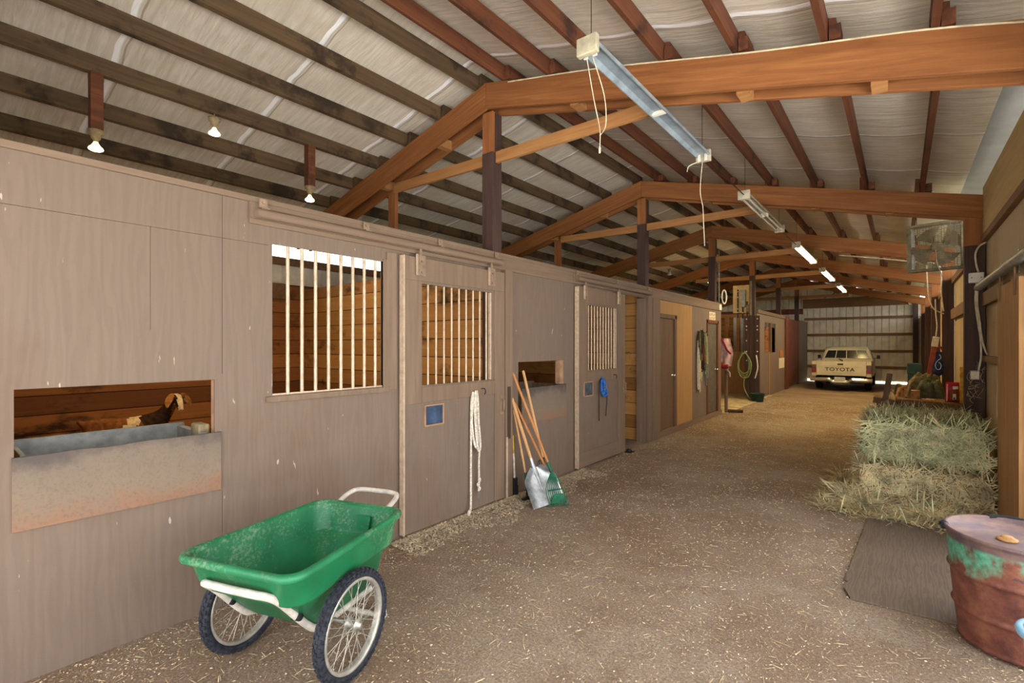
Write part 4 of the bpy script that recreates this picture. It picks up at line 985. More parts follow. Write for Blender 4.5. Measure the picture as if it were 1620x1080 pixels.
# ------------------------------------------------------------------ plywood sheet, drum, blue bin
b = B().prism([(-.222, 5.40), (-.285, 3.81), (-.262, 3.80), (-.282, 3.69), (-.238, 3.56), (.244, 3.60), (.60, 3.63), (.62, 5.38)], .002, .014)
tag(obj('plywood_sheet', b, M['ply_floor'], None, loc=(.17, 4.5, 0)), 'brown plywood sheet with chipped corner lying on the dirt under the drum', 'board')
DX, DY = .475, 3.53
t = thing('steel_drum', 'rusty red-brown steel drum with green paint patches on plywood sheet', 'drum', (DX, DY, .014))
H_ = .565
def rr(z): return .232+.056*(z/H_)**.8
pf = [(0, .004), (rr(0)-.004, 0), (rr(0)+.006, .0), (rr(0)+.006, .014), (rr(.02), .02)]
for z in [i*.01 for i in range(3, 54)]:
    r_ = rr(z)
    for zb in (.17, .36): r_ += .011*math.exp(-((z-zb)/.010)**2)
    pf.append((r_, z))
pf += [(rr(.545), .543), (rr(.55)+.009, .548), (rr(.55)+.010, .560), (rr(.55)+.003, .565), (rr(.55)-.008, .562), (rr(.55)-.012, .548), (.02, .550), (0, .550)]
obj('drum_body', B().lathe([(r, z+.014) for r, z in pf], (DX, DY, 0), 64), M['drum'], t)
obj('bung_cap', B().lathe([(0, .020), (.022, .020), (.026, .014), (.030, .012), (.040, .008), (.040, 0), (.036, 0)], (DX-.06, DY-.10, .564), 24), M['tan'], t)
obj('ring_bolt', B().tube([(DX-.292, DY-.03, .562), (DX-.292, DY+.03, .562)], .016, 10).blob((DX-.292, DY, .566), (.02, .022, .018)), M['black'], t)
obj('ring_lever', B().tube(cr([(DX-.09, DY+.275, .57), (DX-.02, DY+.295, .575), (DX+.06, DY+.292, .572)], 4), .014, 8), M['black'], t)
BX, BY = .50, 2.70
t = thing('plastic_bin', 'pale blue plastic bin in front of the rusty drum', 'bin', (BX, BY, 0))
obj('bin_body', B().lathe([(0, .004), (.115, 0), (.118, .012), (.128, .40), (.132, .43), (.126, .43), (.12, .39), (.108, .02), (0, .018)], (BX, BY, 0), 40), M['blueplastic'], t)
obj('bin_rim', B().tube([(BX+.138*cos(a), BY+.138*sin(a), .435) for a in [2*pi*i/40 for i in range(40)]], .016, 10, True), M['blueplastic'], t)
obj('lid_dome', B().lathe([(.132, .442), (.115, .475), (.06, .49), (0, .493)], (BX, BY, 0), 40), M['blueplastic'], t)

# ------------------------------------------------------------------ box fan
fc = V((.36, 8.22, 2.79))
fan = thing('box_fan', 'large dusty square box fan hung beside the second open-side post', 'fan', tuple(fc))
FW, FH, FD = .29, .305, .17
def fr_pt(a, y, c): # tilted a little downwards and turned towards the aisle
    p = Matrix.Rotation(radians(-14), 3, 'Z') @ Matrix.Rotation(radians(4), 3, 'X') @ V((a, y, c)); return fc+p
def fbox(b, x0, x1, y0, y1, z0, z1):
    vs = [fr_pt(x, y, z) for z in (z0, z1) for y in (y0, y1) for x in (x0, x1)]
    b.add(vs, [(0, 2, 3, 1), (4, 5, 7, 6), (0, 1, 5, 4), (2, 6, 7, 3), (0, 4, 6, 2), (1, 3, 7, 5)])
b = B()
fbox(b, -FW, FW, -FD/2, FD/2, FH-.035, FH); fbox(b, -FW, FW, -FD/2, FD/2, -FH, -FH+.035); fbox(b, -FW, -FW+.05, -FD/2, FD/2, -FH+.035, FH-.035); fbox(b, FW-.05, FW, -FD/2, FD/2, -FH+.035, FH-.035)
obj('housing', b, M['grille_g'], fan, .008)
for yy, nm in ((-FD/2-.004, 'front_guard'), (FD/2+.004, 'rear_guard')):
    g = B(); n = 26
    for i in range(1, n):
        z = -FH+.02+(2*FH-.04)*i/n; g.tube([fr_pt(-FW+.03, yy, z), fr_pt(FW-.03, yy, z)], .0022, 4)
    for i in range(1, 9):
        x = -FW+.02+(2*FW-.04)*i/9; g.tube([fr_pt(x, yy, -FH+.02), fr_pt(x, yy, FH-.02)], .0026, 4)
    obj(nm, g, M['grille_g'], fan)
bl = B()
for i in range(4):
    a0 = pi/2*i+.5
    def blade(u, v, a0=a0):
        r = .06+.185*v; a = a0+(u-.5)*(.55+.75*v); return fr_pt(r*cos(a), -.015+.05*(u-.5), r*sin(a))
    bl.grid(blade, 6, 6)
    n0 = len(bl.v)-49; bl.add([tuple(V(p)+V((0, .004, 0))) for p in bl.v[n0:]], [tuple(reversed([q-n0 for q in f])) for f in bl.f[-36:]], 0, True)
obj('blades', bl, M['cobdust'], fan)
hb = B().lathe([(0, -.05), (.05, -.05), (.065, -.03), (.065, .04), (0, .04)], tuple(fc), 20, axis='y'); obj('motor_hub', hb, M['cobdust'], fan)
for s in (-.2, .2):
    p = fr_pt(s, 0, FH); obj('hanging_strap', B().tube([p, (p.x, p.y, rtop(p.x)+.02)], .004, 6), M['dark'], fan)
obj('power_cord', B().tube(cr([fr_pt(0, -.06, -.04), fr_pt(.02, -.11, -.2), fr_pt(.05, -.1, -FH-.02), fr_pt(.06, 0, -FH-.12)], 6), .004, 6), M['cord'], fan)

# ------------------------------------------------------------------ right wall: sliding door, boxes, cables
t = thing('barn_door', 'orange-brown planked sliding door hung from galvanised track', 'door', (.66, 5.2, .03))
for i in range(5):
    y = 5.82-.19*(i+1); obj('plank', B().box(.645, .675, y+.002, y+.188, .03, 2.02), M['bdoor'], t, .003)
obj('top_rail', B().box(.676, .70, 4.87, 5.80, 1.80, 1.98), M['girt'], t, .003); obj('bottom_rail', B().box(.676, .70, 4.87, 5.80, .1, .28), M['girt'], t, .003)
for y in (5.66, 5.0):
    h = B().box(.636, .644, y-.02, y+.02, 1.90, 2.10)
    obj('hanger', h, M['girt'], t)
t = thing('door_track', 'galvanised round door track on the tan plywood wall above barn door', 'rail', (.66, 6.3, 2.13))
obj('rail', B().tube([(.655, 4.0, 2.155), (.655, 7.95, 2.155)], .038, 14), M['galv'], t)
for y in (5.4, 6.2, 7.1):
    obj('bracket', B().box(.65, .72, y-.02, y+.02, 2.19, 2.20).box(.712, .72, y-.02, y+.02, 2.1, 2.28), M['galv'], t)
t = thing('junction_box', 'white electrical box high on the open-side post near the fan', 'box', (.60, 7.25, 2.27))
obj('box_body', B().box(.575, .70, 7.215, 7.256, 2.21, 2.32), M['white'], t, .008); obj('cover_screws', B().blob((.60, 7.213, 2.265), (.006, .004, .006), 8, 5).blob((.675, 7.213, 2.265), (.006, .004, .006), 8, 5), M['ink'], t)
tag(obj('wall_cable', B().tube(cr([(.712, 7.22, 2.64), (.66, 7.235, 2.60), (.632, 7.24, 2.52), (.64, 7.24, 2.40), (.655, 7.24, 2.325)], 8), .009, 8), M['cord'], None, loc=(.65, 7.24, 2.4)), 'cream cable curving down into the white electrical box', 'cable')
tag(obj('wall_cable', B().tube(cr([(.64, 7.24, 2.205), (.632, 7.235, 2.0), (.655, 7.235, 1.75), (.672, 7.235, 1.6), (.675, 7.236, 1.4), (.655, 7.236, 1.26)], 8), .009, 8), M['cord'], None, loc=(.65, 7.24, 1.7)), 'cream cable running straight down the post to the dusty outlet', 'cable')
tag(obj('wall_cable', B().tube(cr([(.65, 7.232, 2.205), (.645, 7.228, 2.0), (.662, 7.222, 1.8), (.684, 7.215, 1.58), (.705, 7.17, 1.47), (.712, 7.05, 1.43)], 8), .009, 8), M['cord'], None, loc=(.68, 7.22, 1.8)), 'cream cable sweeping from white box across to the wall rail', 'cable')
t = thing('outlet_box', 'dusty grey outlet box low on the open-side post by cobwebs', 'box', (.63, 7.24, 1.2))
obj('box_body', B().box(.585, .665, 7.215, 7.256, 1.16, 1.26), M['galv'], t, .006); obj('cover_plate', B().box(.592, .658, 7.210, 7.216, 1.17, 1.25), M['paper'], t, .003)
b = B(); rnd = random.Random(4)
for i in range(26):
    p = V((rnd.uniform(.60, .70), 7.24, rnd.uniform(.95, 1.3))); q = p+V((rnd.uniform(-.05, .05), -.03, rnd.uniform(-.12, .12))); b.tube(cr([p, (p+q)/2+V((rnd.uniform(-.04, .04), -.02, 0)), q], 4), .0015, 4)
tag(obj('straw_wisps', b, M['straw1'], None, loc=(.65, 7.23, 1.1)), 'dusty wisps of straw and web stuck to the post below the outlet', 'debris', None, 'stuff')
tag(obj('string', B().tube(cr([(XR-.004, 6.42, 1.32), (XR-.006, 6.45, 1.15), (XR-.004, 6.5, 1.0), (XR-.005, 6.47, .85)], 6), .003, 5), M['cord'], None, loc=(XR, 6.45, 1.1)), 'loose string hanging on the tan wall below the rail', 'string')
tag(obj('ceiling_cable', B().tube(cr([(-.9, 10.86, 3.21), (-.2, 10.86, 3.06), (.2, 10.85, 2.96), (.42, 10.82, 2.92), (.52, 10.80, 2.80), (.53, 10.82, 2.4), (.56, 10.85, 2.1)], 8), .010, 8), M['cord'], None, loc=(.2, 10.85, 2.9)), 'long cream cable along the third truss, dropping down the post', 'cable')
tag(obj('ceiling_cable', B().tube(cr([(.34, 10.80, 2.90), (.35, 10.78, 2.6), (.37, 10.78, 2.35), (.43, 10.79, 2.15), (.52, 10.82, 2.08), (.56, 10.86, 2.06)], 8), .009, 8), M['cord'], None, loc=(.4, 10.8, 2.4)), 'thin cream cable hanging in a loop beside the long ceiling cable', 'cable')
tag(obj('beam_wire', B().tube(cr([(-2.9, 3.545, rtop(-2.9)-.02), (-1.9, 3.545, rtop(-1.9)+.005), (-.8, 3.545, rtop(-.8)-.012), (.1, 3.545, rtop(.1)-.0), (.6, 3.545, rtop(.6)-.03)], 8), .006, 6), M['cord'], None, loc=(-1, 3.545, 3.6)), 'thin grey wire stapled along the top edge of the first truss', 'wire')

# ------------------------------------------------------------------ bench and the things on it
TZ = .745
t = thing('work_table', 'low plank work table behind the hay bales, loaded with canvas and straps', 'table', (.33, 9.8, 0))
obj('tabletop', B().add([(x, y, z) for z in (TZ-.04, TZ) for x, y in ((-.03, 9.05), (.655, 8.85), (.69, 10.6), (-.12, 10.9))], [(3, 2, 1, 0), (4, 5, 6, 7), (0, 1, 5, 4), (1, 2, 6, 5), (2, 3, 7, 6), (3, 0, 4, 7)]), M['girt'], t, .004)
obj('apron', B().beam((-.01, 9.12, TZ-.09), (.64, 8.93, TZ-.09), .03, .09), M['post_b'], t, .003)
for x, y in ((.03, 9.2), (.60, 9.05), (.62, 10.4), (-.03, 10.6)): obj('leg', B().box(x-.04, x+.04, y-.04, y+.04, 0, TZ-.041), M['post_b'], t, .003)
t = thing('sawhorse', 'weathered wooden sawhorse with raised legs beside the work table', 'sawhorse', (-.2, 9.3, 0))
obj('rail', B().beam((-.33, 9.25, .70), (-.06, 9.25, .66), .045, .09), M['post_b'], t, .004)
for (a, bq) in (((-.28, 9.15, 0.005), (-.13, 9.3, 1.10)), ((-.08, 9.38, .005), (-.2, 9.2, .68)), ((-.30, 9.4, .005), (-.25, 9.27, .68))): obj('leg', B().beam(a, bq, .05, .07, (1, 0, 0)), M['post_b'], t, .003)
def cloth(name, label, cat, cx, cy_, hx, hy, h, m, seed, z0=TZ, p=2.0):
    def fn(u, v):
        a = 2*u-1; c = 2*v-1; r = max(abs(a), abs(c)); e = max(0, 1-r**p)
        w_ = noise.noise(V((cx+a*2.2+seed, c*2.2, seed)))*.35+noise.noise(V((a*5+seed, c*5, 1)))*.18
        return (cx+a*hx*(1+.12*w_), cy_+c*hy*(1+.12*w_), z0+.003+max(0, h*e**.6*(1+w_)))
    b = B().grid(fn, 28, 24)
    b.add([(cx-hx, cy_-hy, z0+.002), (cx+hx, cy_-hy, z0+.002), (cx+hx, cy_+hy, z0+.002), (cx-hx, cy_+hy, z0+.002)], [(3, 2, 1, 0)])
    return tag(obj(name, b, m, None, loc=(cx, cy_, z0)), label, cat)
cloth('canvas_bundle', 'dark green crumpled canvas bundle in the middle of the work table', 'canvas', .34, 9.75, .16, .32, .22, M['tarp'], 2.0, TZ, 3)
cloth('folded_sack', 'olive folded sack draped over the dark canvas bundle', 'sack', .30, 10.20, .24, .20, .30, M['canvas'], 5.0, TZ, 3)
cloth('leather_pile', 'tan leather straps heaped at the aisle end of the work table', 'leather', .03, 9.75, .09, .30, .13, M['tan'], 9.0)
for i, (pts, lb) in enumerate((([(-.02, 9.45, .75), (-.0, 9.44, .86), (.06, 9.43, .90), (.10, 9.42, .80), (.11, 9.40, .752)], 'tan strap arched over the front of leather pile'),
                           ([(.06, 9.30, .753), (.08, 9.36, .80), (.10, 9.42, .90), (.13, 9.5, .97), (.15, 9.55, .98)], 'pale webbing strap standing up from the leather pile'),
                           ([(-.07, 9.8, .76), (-.05, 9.7, .90), (-.0, 9.6, .91), (.02, 9.5, .86)], 'olive strap looped at the far end of leather pile'))):
    tag(obj('strap', B().tube(cr(pts, 6), .018, 8), (M['tan'], M['cobdust'], M['canvas'])[i], None, loc=pts[0]), lb, 'strap')
tag(obj('wood_block', B().box(.12, .22, 9.25, 9.42, TZ, TZ+.12), M['tan'], None, .006, loc=(.17, 9.3, TZ)), 'small tan box beside the straps on the work table', 'box')
for i, (a, c, lb) in enumerate((((.20, 9.25, TZ+.012), (.33, 8.98, TZ+.012), 'wooden handled hand tool lying askew on table front'), ((.25, 9.30, TZ+.012), (.38, 9.02, TZ+.012), 'second wooden tool handle lying beside the hand tool'))):
    t = thing('hand_tool', lb, 'tool', a); obj('handle', B().tube([V(a).lerp(V(c), .35), c], .011, 8), M['handle'], t); obj('blade', B().tube([a, V(a).lerp(V(c), .38)], .007, 6), M['dark'], t)
t = thing('feed_bag', 'red plastic bag with white label and dog picture on work table', 'bag', (.555, 9.0, TZ))
def bagf(sy):
    def fn(u, v):
        a = 2*u-1; bul = (1-a*a)**.5*(1-(2*v-1)**4)**.5
        return (.555+a*.075*(1-.08*v), 9.02+sy*(.012+.045*bul), TZ+.003+.275*v+.006*noise.noise(V((a*4, v*5, 2))))
    return fn
b = B().grid(bagf(-1), 14, 14).grid(bagf(1), 14, 14); obj('bag_body', b, M['red'], t)
def onbag(u0, u1, v0, v1, off, nm, m, tri=False):
    f = bagf(-1); q = B()
    def fn(u, v):
        uu = u0+(u1-u0)*u; x, y, z = f(uu, v0+(v1-v0)*v); return (x, y-off, z)
    q.grid(fn, 8, 8); return obj(nm, q, m, t)
onbag(.5, .9, .66, .80, .003, 'white_label', M['white']); onbag(.28, .9, .08, .60, .003, 'picture_panel', M['goat_b']); onbag(.50, .74, .14, .42, .006, 'picture_head', M['white']); onbag(.57, .67, .16, .26, .009, 'picture_nose', M['black']); onbag(.06, .16, .05, .9, .003, 'side_stripe', M['pink'])
tag(obj('yellow_board', B().box(.625, .695, 8.95, 8.99, TZ, 1.235), M['yellow'], None, .004, loc=(.66, 8.97, TZ)), 'upright yellow board standing at the wall end of the table', 'board')
tag(obj('white_board', B().box(.70, .716, 8.9, 9.2, TZ+.0, 1.16) if 0 else B().box(.690, .698, 9.10, 9.4, TZ, 1.17), M['white'], None, .002, loc=(.69, 9.2, TZ)), 'white panel edge behind the upright yellow board', 'panel')
t = thing('storage_box', 'orange and red box on the dirt under the work table', 'box', (.15, 9.8, 0))
obj('box_body', B().box(.05, .28, 9.5, 9.9, 0, .52), M['tan'], t, .01); obj('box_lid', B().box(.04, .29, 9.49, 9.91, .521, .56), M['red'], t, .01)
tag(obj('tool_case', B().box(.33, .55, 9.45, 9.85, 0, .44), M['dark'], None, .02, loc=(.44, 9.6, 0)), 'dark case under the work table next to orange box', 'case')
t = thing('prop_board', 'red painted board leaning against the third open-side post', 'board', (.36, 10.5, 0))
obj('board', B().beam((.24, 10.98, .01), (.46, 10.70, 1.66), .07, .03, (0, 1, 0)), M['redwood'], t, .004)
obj('top_wrap', B().beam((.440, 10.725, 1.51), (.461, 10.699, 1.668), .085, .045, (0, 1, 0)), M['paper'], t, .006)
obj('hanging_rope', B().tube(cr([(.455, 10.70, 1.68), (.47, 10.68, 1.85), (.455, 10.69, 2.05), (.45, 10.72, 2.3)], 6), .010, 6), M['rope'], t)
# backpack hanging on post
t = thing('backpack', 'navy backpack with pale blue piping hanging from open-side post', 'backpack', (.50, 10.78, 1.05))
b = B()
def bp(u, v):
    a = 2*pi*u; h = v; wd = .085*(1-.45*h**2.2)*min(1, (.25+h*6)); dp = .055*(1-.3*h)*min(1, (.3+h*5))
    return (.49+wd*cos(a)+.006*noise.noise(V((u*4, v*4, 0))), 10.78+dp*sin(a), 1.02+.40*h)
b.grid(bp, 20, 14); obj('bag_body', b, M['navy'], t)
obj('piping', B().tube(cr([(.50, 10.718, 1.38), (.52, 10.712, 1.32), (.475, 10.705, 1.27), (.45, 10.705, 1.20), (.47, 10.70, 1.13), (.51, 10.70, 1.14), (.52, 10.70, 1.21), (.49, 10.70, 1.25)], 5), .006, 6), M['sky_p'], t)
obj('strap', B().tube(cr([(.44, 10.79, 1.38), (.46, 10.80, 1.46), (.52, 10.83, 1.50), (.545, 10.84, 1.45)], 5), .014, 8), M['maroon'], t)
t = thing('storage_chest', 'dark green tall chest standing against the back corner near corrugated wall', 'chest', (.22, 13.1, 0))
obj('chest_body', B().box(.11, .33, 12.95, 13.3, 0, .93), M['bucket'], t, .01); obj('chest_lid', B().box(.10, .34, 12.94, 13.31, .931, 1.15), M['bucket'], t, .012)
tag(obj('glove_bundle', B().blob((.28, 23.9, 3.2), (.07, .05, .14)).blob((.36, 23.9, 3.18), (.06, .05, .16)).blob((.33, 23.88, 3.28), (.1, .05, .08)), M['cord'], None, loc=(.3, 23.9, 3.2)), 'pale bundle hung high on the header of the back wall', 'bundle')
t = thing('wall_fan', 'small round fan mounted above the header on the back wall', 'fan', (-2.1, 23.8, 3.7))
obj('guard', B().tube([(-2.0+.16*cos(a), 23.80, 3.78+.16*sin(a)) for a in [2*pi*i/24 for i in range(24)]], .012, 6, True).lathe([(0, -.03), (.15, -.02), (.15, .02), (0, .03)], (-2.0, 23.8, 3.78), 20, axis='y'), M['galv'], t)
obj('bracket_arm', B().tube([(-2.0, 23.82, 3.74), (-2.25, 23.9, 3.58), (-2.5, 23.97, 3.50)], .02, 8), M['dark'], t)

# ------------------------------------------------------------------ tack and signs on the left wall
t = thing('door_sign', 'small cream printed sign above the grey-green door', 'sign', (XL, 10.62, 2.15))
s_ = obj('sign_board', B().box(XL+.001, XL+.010, 10.43, 10.85, 2.05, 2.23), M['paper'], t, .002)
pr = B(); rnd = random.Random(8)
for r_ in range(2):
    for cidx in range(4):
        y = 10.48+.09*cidx; z = 2.175-.075*r_; pr.box(XL+.010, XL+.0115, y, y+.016, z-.022, z+.022); pr.box(XL+.010, XL+.0115, y+.02, y+.055, z+.012 if cidx % 2 else z-.022, z+.022 if cidx % 2 else z-.012)
obj('lettering', pr, M['ink'], s_)
tag(obj('notice_card', B().box(XL+.046, XL+.050, 10.50, 10.70, 1.28, 1.60) if 0 else B().box(XL+.004, XL+.008, 10.17, 10.30, 1.30, 1.60), M['paper'], None, loc=(XL, 10.25, 1.45)), 'white notice card hanging beside the tack by the grey-green door', 'card')
b = B().box(XL+.001, XL+.03, 11.10, 11.25, 2.30, 2.42)
tag(obj('sensor_box', b, M['white'], None, .004, loc=(XL, 11.2, 2.36)), 'little white box at the top corner where the stall wall ends', 'box')
rnd = random.Random(12)
TK = [('lead_rope', 'pale lead rope hanging longest at the left of the tack', 9.66, 1.62, .68, 'rope', .012), ('lead_rope', 'tan lead rope hanging second among the tack', 9.76, 1.65, .62, 'straw1', .011),
      ('bridle', 'olive webbing bridle bunched high among the tack', 9.72, 1.80, 1.22, 'canvas', .013), ('bridle', 'dark leather bridle in the middle of the tack', 9.88, 1.82, 1.0, 'dark', .012),
      ('halter', 'brown leather halter hanging below the dark bridle', 9.98, 1.70, 1.05, 'goat_b', .012), ('halter', 'grey-green rope halter nearest the grey-green door', 10.10, 1.78, .95, 'hose', .011),
      ('lead_rope', 'thin grey lead rope hanging beside the notice card', 10.20, 1.72, .72, 'galv', .010)]
for nm, lb, y, zt, zb, m, r_ in TK:
    lb = lb.replace('at the left of the tack', 'beside the tan plywood').replace('nearest the', 'next to the')
    t = thing(nm, lb, 'tack', (XL+.04, y, zb), 'tack hanging by the grey-green door'); b = B()
    for k in range(2 if nm == 'lead_rope' else 4):
        yy = y+rnd.uniform(-.05, .05); zz = zb+(0 if k == 0 else rnd.uniform(0, .3)); wd = rnd.uniform(.03, .07)
        b.tube(cr([(XL+.02+.01*k, y, zt), (XL+.035+.01*k, yy-wd, (zt*2+zz)/3), (XL+.03+.01*k, yy-wd*.6, zz+.05), (XL+.035+.012*k, yy, zz), (XL+.03+.01*k, yy+wd*.6, zz+.06), (XL+.035, yy+wd, (zt+zz)/2), (XL+.025, y+.01, zt)], 5), r_, 6)
    obj('strands', b, M[m], t)
    obj('wall_hook', B().tube(cr([(XL, y, zt+.01), (XL+.04, y, zt+.0), (XL+.05, y, zt+.03)], 4), .006, 6), M['dark'], t)
# pink and red cloth hung at the wall end
t = thing('hanging_cloth', 'pink and dark red stable cloth hanging at the wall end', 'cloth', (-3.12, 11.5, 1.0))
def drape(u, v):
    y = 11.45+.02*sin(u*9)+.05*v; x = -3.16+.28*(u-.1)*(1-.45*abs(v-.55)); return (x, y+.03*noise.noise(V((u*4, v*4, 0))), 1.68-.62*v)
b = B().grid(drape, 14, 16); n0 = len(b.v); b.add([(x, y+.02, z) for x, y, z in b.v[:n0]], [tuple(reversed(f)) for f in b.f[:]], 0, True); obj('pink_panel', b, M['pink'], t)
obj('red_binding', B().tube(cr([(-3.15, 11.43, 1.68), (-3.08, 11.42, 1.55), (-3.02, 11.42, 1.42), (-2.94, 11.43, 1.33)], 6), .022, 8).tube(cr([(-3.17, 11.43, 1.12), (-3.1, 11.42, 1.04), (-3.0, 11.42, 1.06)], 6), .05, 10), M['maroon'], t)
obj('hook', B().tube([(-3.14, 11.305, 1.72), (-3.14, 11.45, 1.70)], .008, 6), M['dark'], t)
t = thing('yard_hydrant', 'brown metal water hydrant with bent foot at the wash stall corner', 'hydrant', (-3.05, 11.55, 0))
obj('standpipe', B().tube([(-3.06, 11.5, .0), (-3.06, 11.5, .95)], .035, 12), M['post_b'], t); obj('foot_pipe', B().tube(cr([(-3.06, 11.5, .06), (-2.95, 11.6, .05), (-2.78, 11.75, .04)], 5), .035, 10), M['post'], t)
obj('valve_head', B().blob((-3.06, 11.5, 1.0), (.05, .05, .07)).tube([(-3.06, 11.5, .98), (-2.98, 11.44, .92), (-2.96, 11.42, .82)], .02, 8), M['galv'], t)
# hose post
t = thing('bolted_bracket', 'two dark bolted boards with white bolt heads on the wash stall post', 'board', (-3.1, 14.6, 0))
for x0, x1 in ((-3.40, -3.285), (-3.128, -3.01)):
    bo = obj('board', B().box(x0, x1, 14.56, 14.60, .12, 2.34), M['post'], t, .003)
    k_ = B()
    for z in (2.25, 2.05, 1.95, 1.65, 1.35, 1.1): k_.blob(((x0+x1)/2, 14.556, z), (.018, .012, .018), 8, 6)
    obj('bolt_heads', k_, M['white'], bo)
obj('cross_bar', B().box(-3.40, -3.01, 14.602, 14.622, 2.26, 2.30).box(-3.40, -3.01, 14.602, 14.622, .3, .36), M['galv'], t)
t = thing('garden_hose', 'pale green garden hose coiled on the wash stall post', 'hose', (-3.4, 14.5, .5))
b = B()
for i in range(4):
    y = 14.50-.025*i; wd = .13+.015*i; zb = .62+.06*(i % 3); zt = 1.36-.02*i; cx = -3.40+.012*i
    b.tube(cr([(cx-wd*.5, y, zt-.08), (cx, y, zt), (cx+wd*.5, y, zt-.08), (cx+wd, y, 1.0), (cx+wd*.7, y, zb+.08), (cx, y, zb), (cx-wd*.7, y, zb+.08), (cx-wd, y, 1.0)], 5, True), .014, 8, True)
obj('coil', b, M['hose'], t)
obj('hose_end', B().tube(cr([(-3.36, 14.45, .66), (-3.38, 14.42, .4), (-3.28, 14.4, .15), (-3.16, 14.38, .02)], 6), .014, 8), M['hose'], t)
obj('hanger', B().tube([(-3.38, 14.56, 1.33), (-3.38, 14.38, 1.34), (-3.38, 14.36, 1.38)], .012, 8), M['dark'], t)
tag(obj('hose_remnant', B().tube(cr([(-3.09, 14.53, 1.25), (-3.06, 14.5, 1.1), (-3.05, 14.5, .9), (-3.08, 14.5, .75), (-3.12, 14.52, .62)], 6), .018, 8), M['rope'], None, loc=(-3.06, 14.5, .9)), 'short cream hose hanging next to the coiled green hose', 'hose')
t = thing('water_tub', 'low dark green rubber tub on the floor below the hose', 'tub', (-3.02, 14.35, 0))
obj('tub_body', B().lathe([(0, .012), (.14, .0), (.145, .01), (.175, .20), (.19, .205), (.19, .22), (.168, .22), (.14, .03), (0, .022)], (-3.02, 14.33, 0), 28), M['bucket'], t)
obj('tub_rim', B().tube([(-3.02+.186*cos(a), 14.33+.186*sin(a), .218) for a in [2*pi*i/28 for i in range(28)]], .010, 8, True), M['bucket'], t)
# electrical board
t = thing('electrical_board', 'tan plywood board carrying grey breaker panel and conduit, above wash stall', 'panel', (-3.46, 14.74, 2.45))
obj('backing_board', B().box(-3.74, -3.285, 14.745, 14.765, 2.44, 3.22), M['panelboard'], t, .002)
obj('breaker_panel', B().box(-3.53, -3.40, 14.66, 14.744, 2.60, 3.08), M['galv'], t, .006, label='grey steel breaker panel')
for i, (x, z0, z1) in enumerate(((-3.60, 2.30, 3.10), (-3.47, 2.28, 2.59), (-3.36, 2.30, 2.75))): obj('conduit', B().tube([(x, 14.70, z0), (x, 14.70, z1)], .018, 8), M['dark'], t)
obj('meter_box', B().box(-3.38, -3.295, 14.68, 14.744, 2.46, 2.66), M['grille_g'], t, .006)
k_ = B()
for x, z in ((-3.60, 3.04), (-3.60, 2.88), (-3.60, 2.55), (-3.60, 2.45), (-3.47, 2.62), (-3.47, 2.44), (-3.42, 2.84)): k_.blob((x, 14.68, z), (.024, .022, .014), 10, 6)
obj('clamps', k_, M['white'], t)
obj('outlet_conduit', B().tube([(-3.25, 14.585, 2.36), (-3.25, 14.585, 3.3)], .010, 6).tube([(-3.22, 14.585, 2.36), (-3.22, 14.585, 3.3)], .010, 6), M['cord'], t)
tag(obj('hose_ring', B().tube([(-3.06+.02*cos(a), 11.33+.10*cos(a), 2.60+.15*sin(a)) for a in [2*pi*i/24 for i in range(24)]], .016, 8, True), M['white'], None, loc=(-3.06, 11.35, 2.6)), 'white coiled ring hanging at the third stall-front post', 'ring')
t = thing('post_conduit', 'thin pale conduit running up the third stall-front post', 'conduit', (-3.12, 11.08, 2.5)); obj('pipe', B().tube([(-3.10, 11.085, 2.46), (-3.10, 11.085, 3.6)], .012, 8), M['galv'], t)
tag(obj('feed_card', B().box(XL+.001, XL+.012, 17.85, 18.75, .76, 1.10), M['paper'], None, loc=(XL, 18.3, .9)), 'cream card fixed low on the far brown stall wall', 'card')
tag(obj('switch_plate', B().box(XL+.001, XL+.02, 17.95, 18.5, 1.13, 1.36), M['goat_t'], None, .004, loc=(XL, 18.2, 1.2)), 'small brown wooden plate on the far stall wall above the cream card', 'plate')

# ------------------------------------------------------------------ pickup truck
TXc, TY = -1.555, 19.36
t = thing('pickup_truck', 'cream pickup truck parked at the end of the aisle, tailgate to camera', 'truck', (TXc, 21.4, 0))
t['label'] = 'cream pickup truck parked before the corrugated back wall, tailgate first'
hw = .825
b = B()
# bed sides with wheel arches and rear corner panels
for s in (-1, 1):
    xs = TXc+s*hw
    prof = []
    y0, y1 = TY+.02, TY+2.02; ya = TY+.98
    poly = [(y0, .48), (ya-.42, .46)] + [(ya-.42*cos(a), .34+.42*sin(a)*.95+.0) for a in [pi*i/12 for i in range(1, 12)]] + [(ya+.42, .46), (y1, .46), (y1, .985), (y0, .985)]
    n = len(poly); vs = [(xs, y, z) for y, z in poly] + [(xs-s*.06, y, z) for y, z in poly]
    fs = [tuple(range(n)) if s > 0 else tuple(range(n-1, -1, -1)), tuple(range(2*n-1, n-1, -1)) if s > 0 else tuple(range(n, 2*n))] + [(i, n+i, n+(i+1) % n, (i+1) % n) if s > 0 else (i, (i+1) % n, n+(i+1) % n, n+i) for i in range(n)]
    b.add(vs, fs)
    b.box(min(xs-s*.14, xs), max(xs-s*.14, xs), TY, TY+.05, .48, .985)
b.box(TXc-hw+.06, TXc+hw-.06, TY+.06, TY+2.0, .50, .54); b.box(TXc-hw+.06, TXc+hw-.06, TY+1.96, TY+2.0, .54, .97)
obj('bed', b, M['truck'], t, .012)
tg = B().box(TXc-hw+.145, TXc+hw-.145, TY-.004, TY+.045, .52, .985); tg.box(TXc-.55, TXc+.55, TY-.012, TY-.004, .60, .612); tg.box(TXc-.58, TXc+.58, TY-.012, TY-.004, .815, .825)
tg = obj('tailgate', tg, M['truck'], t, .006)
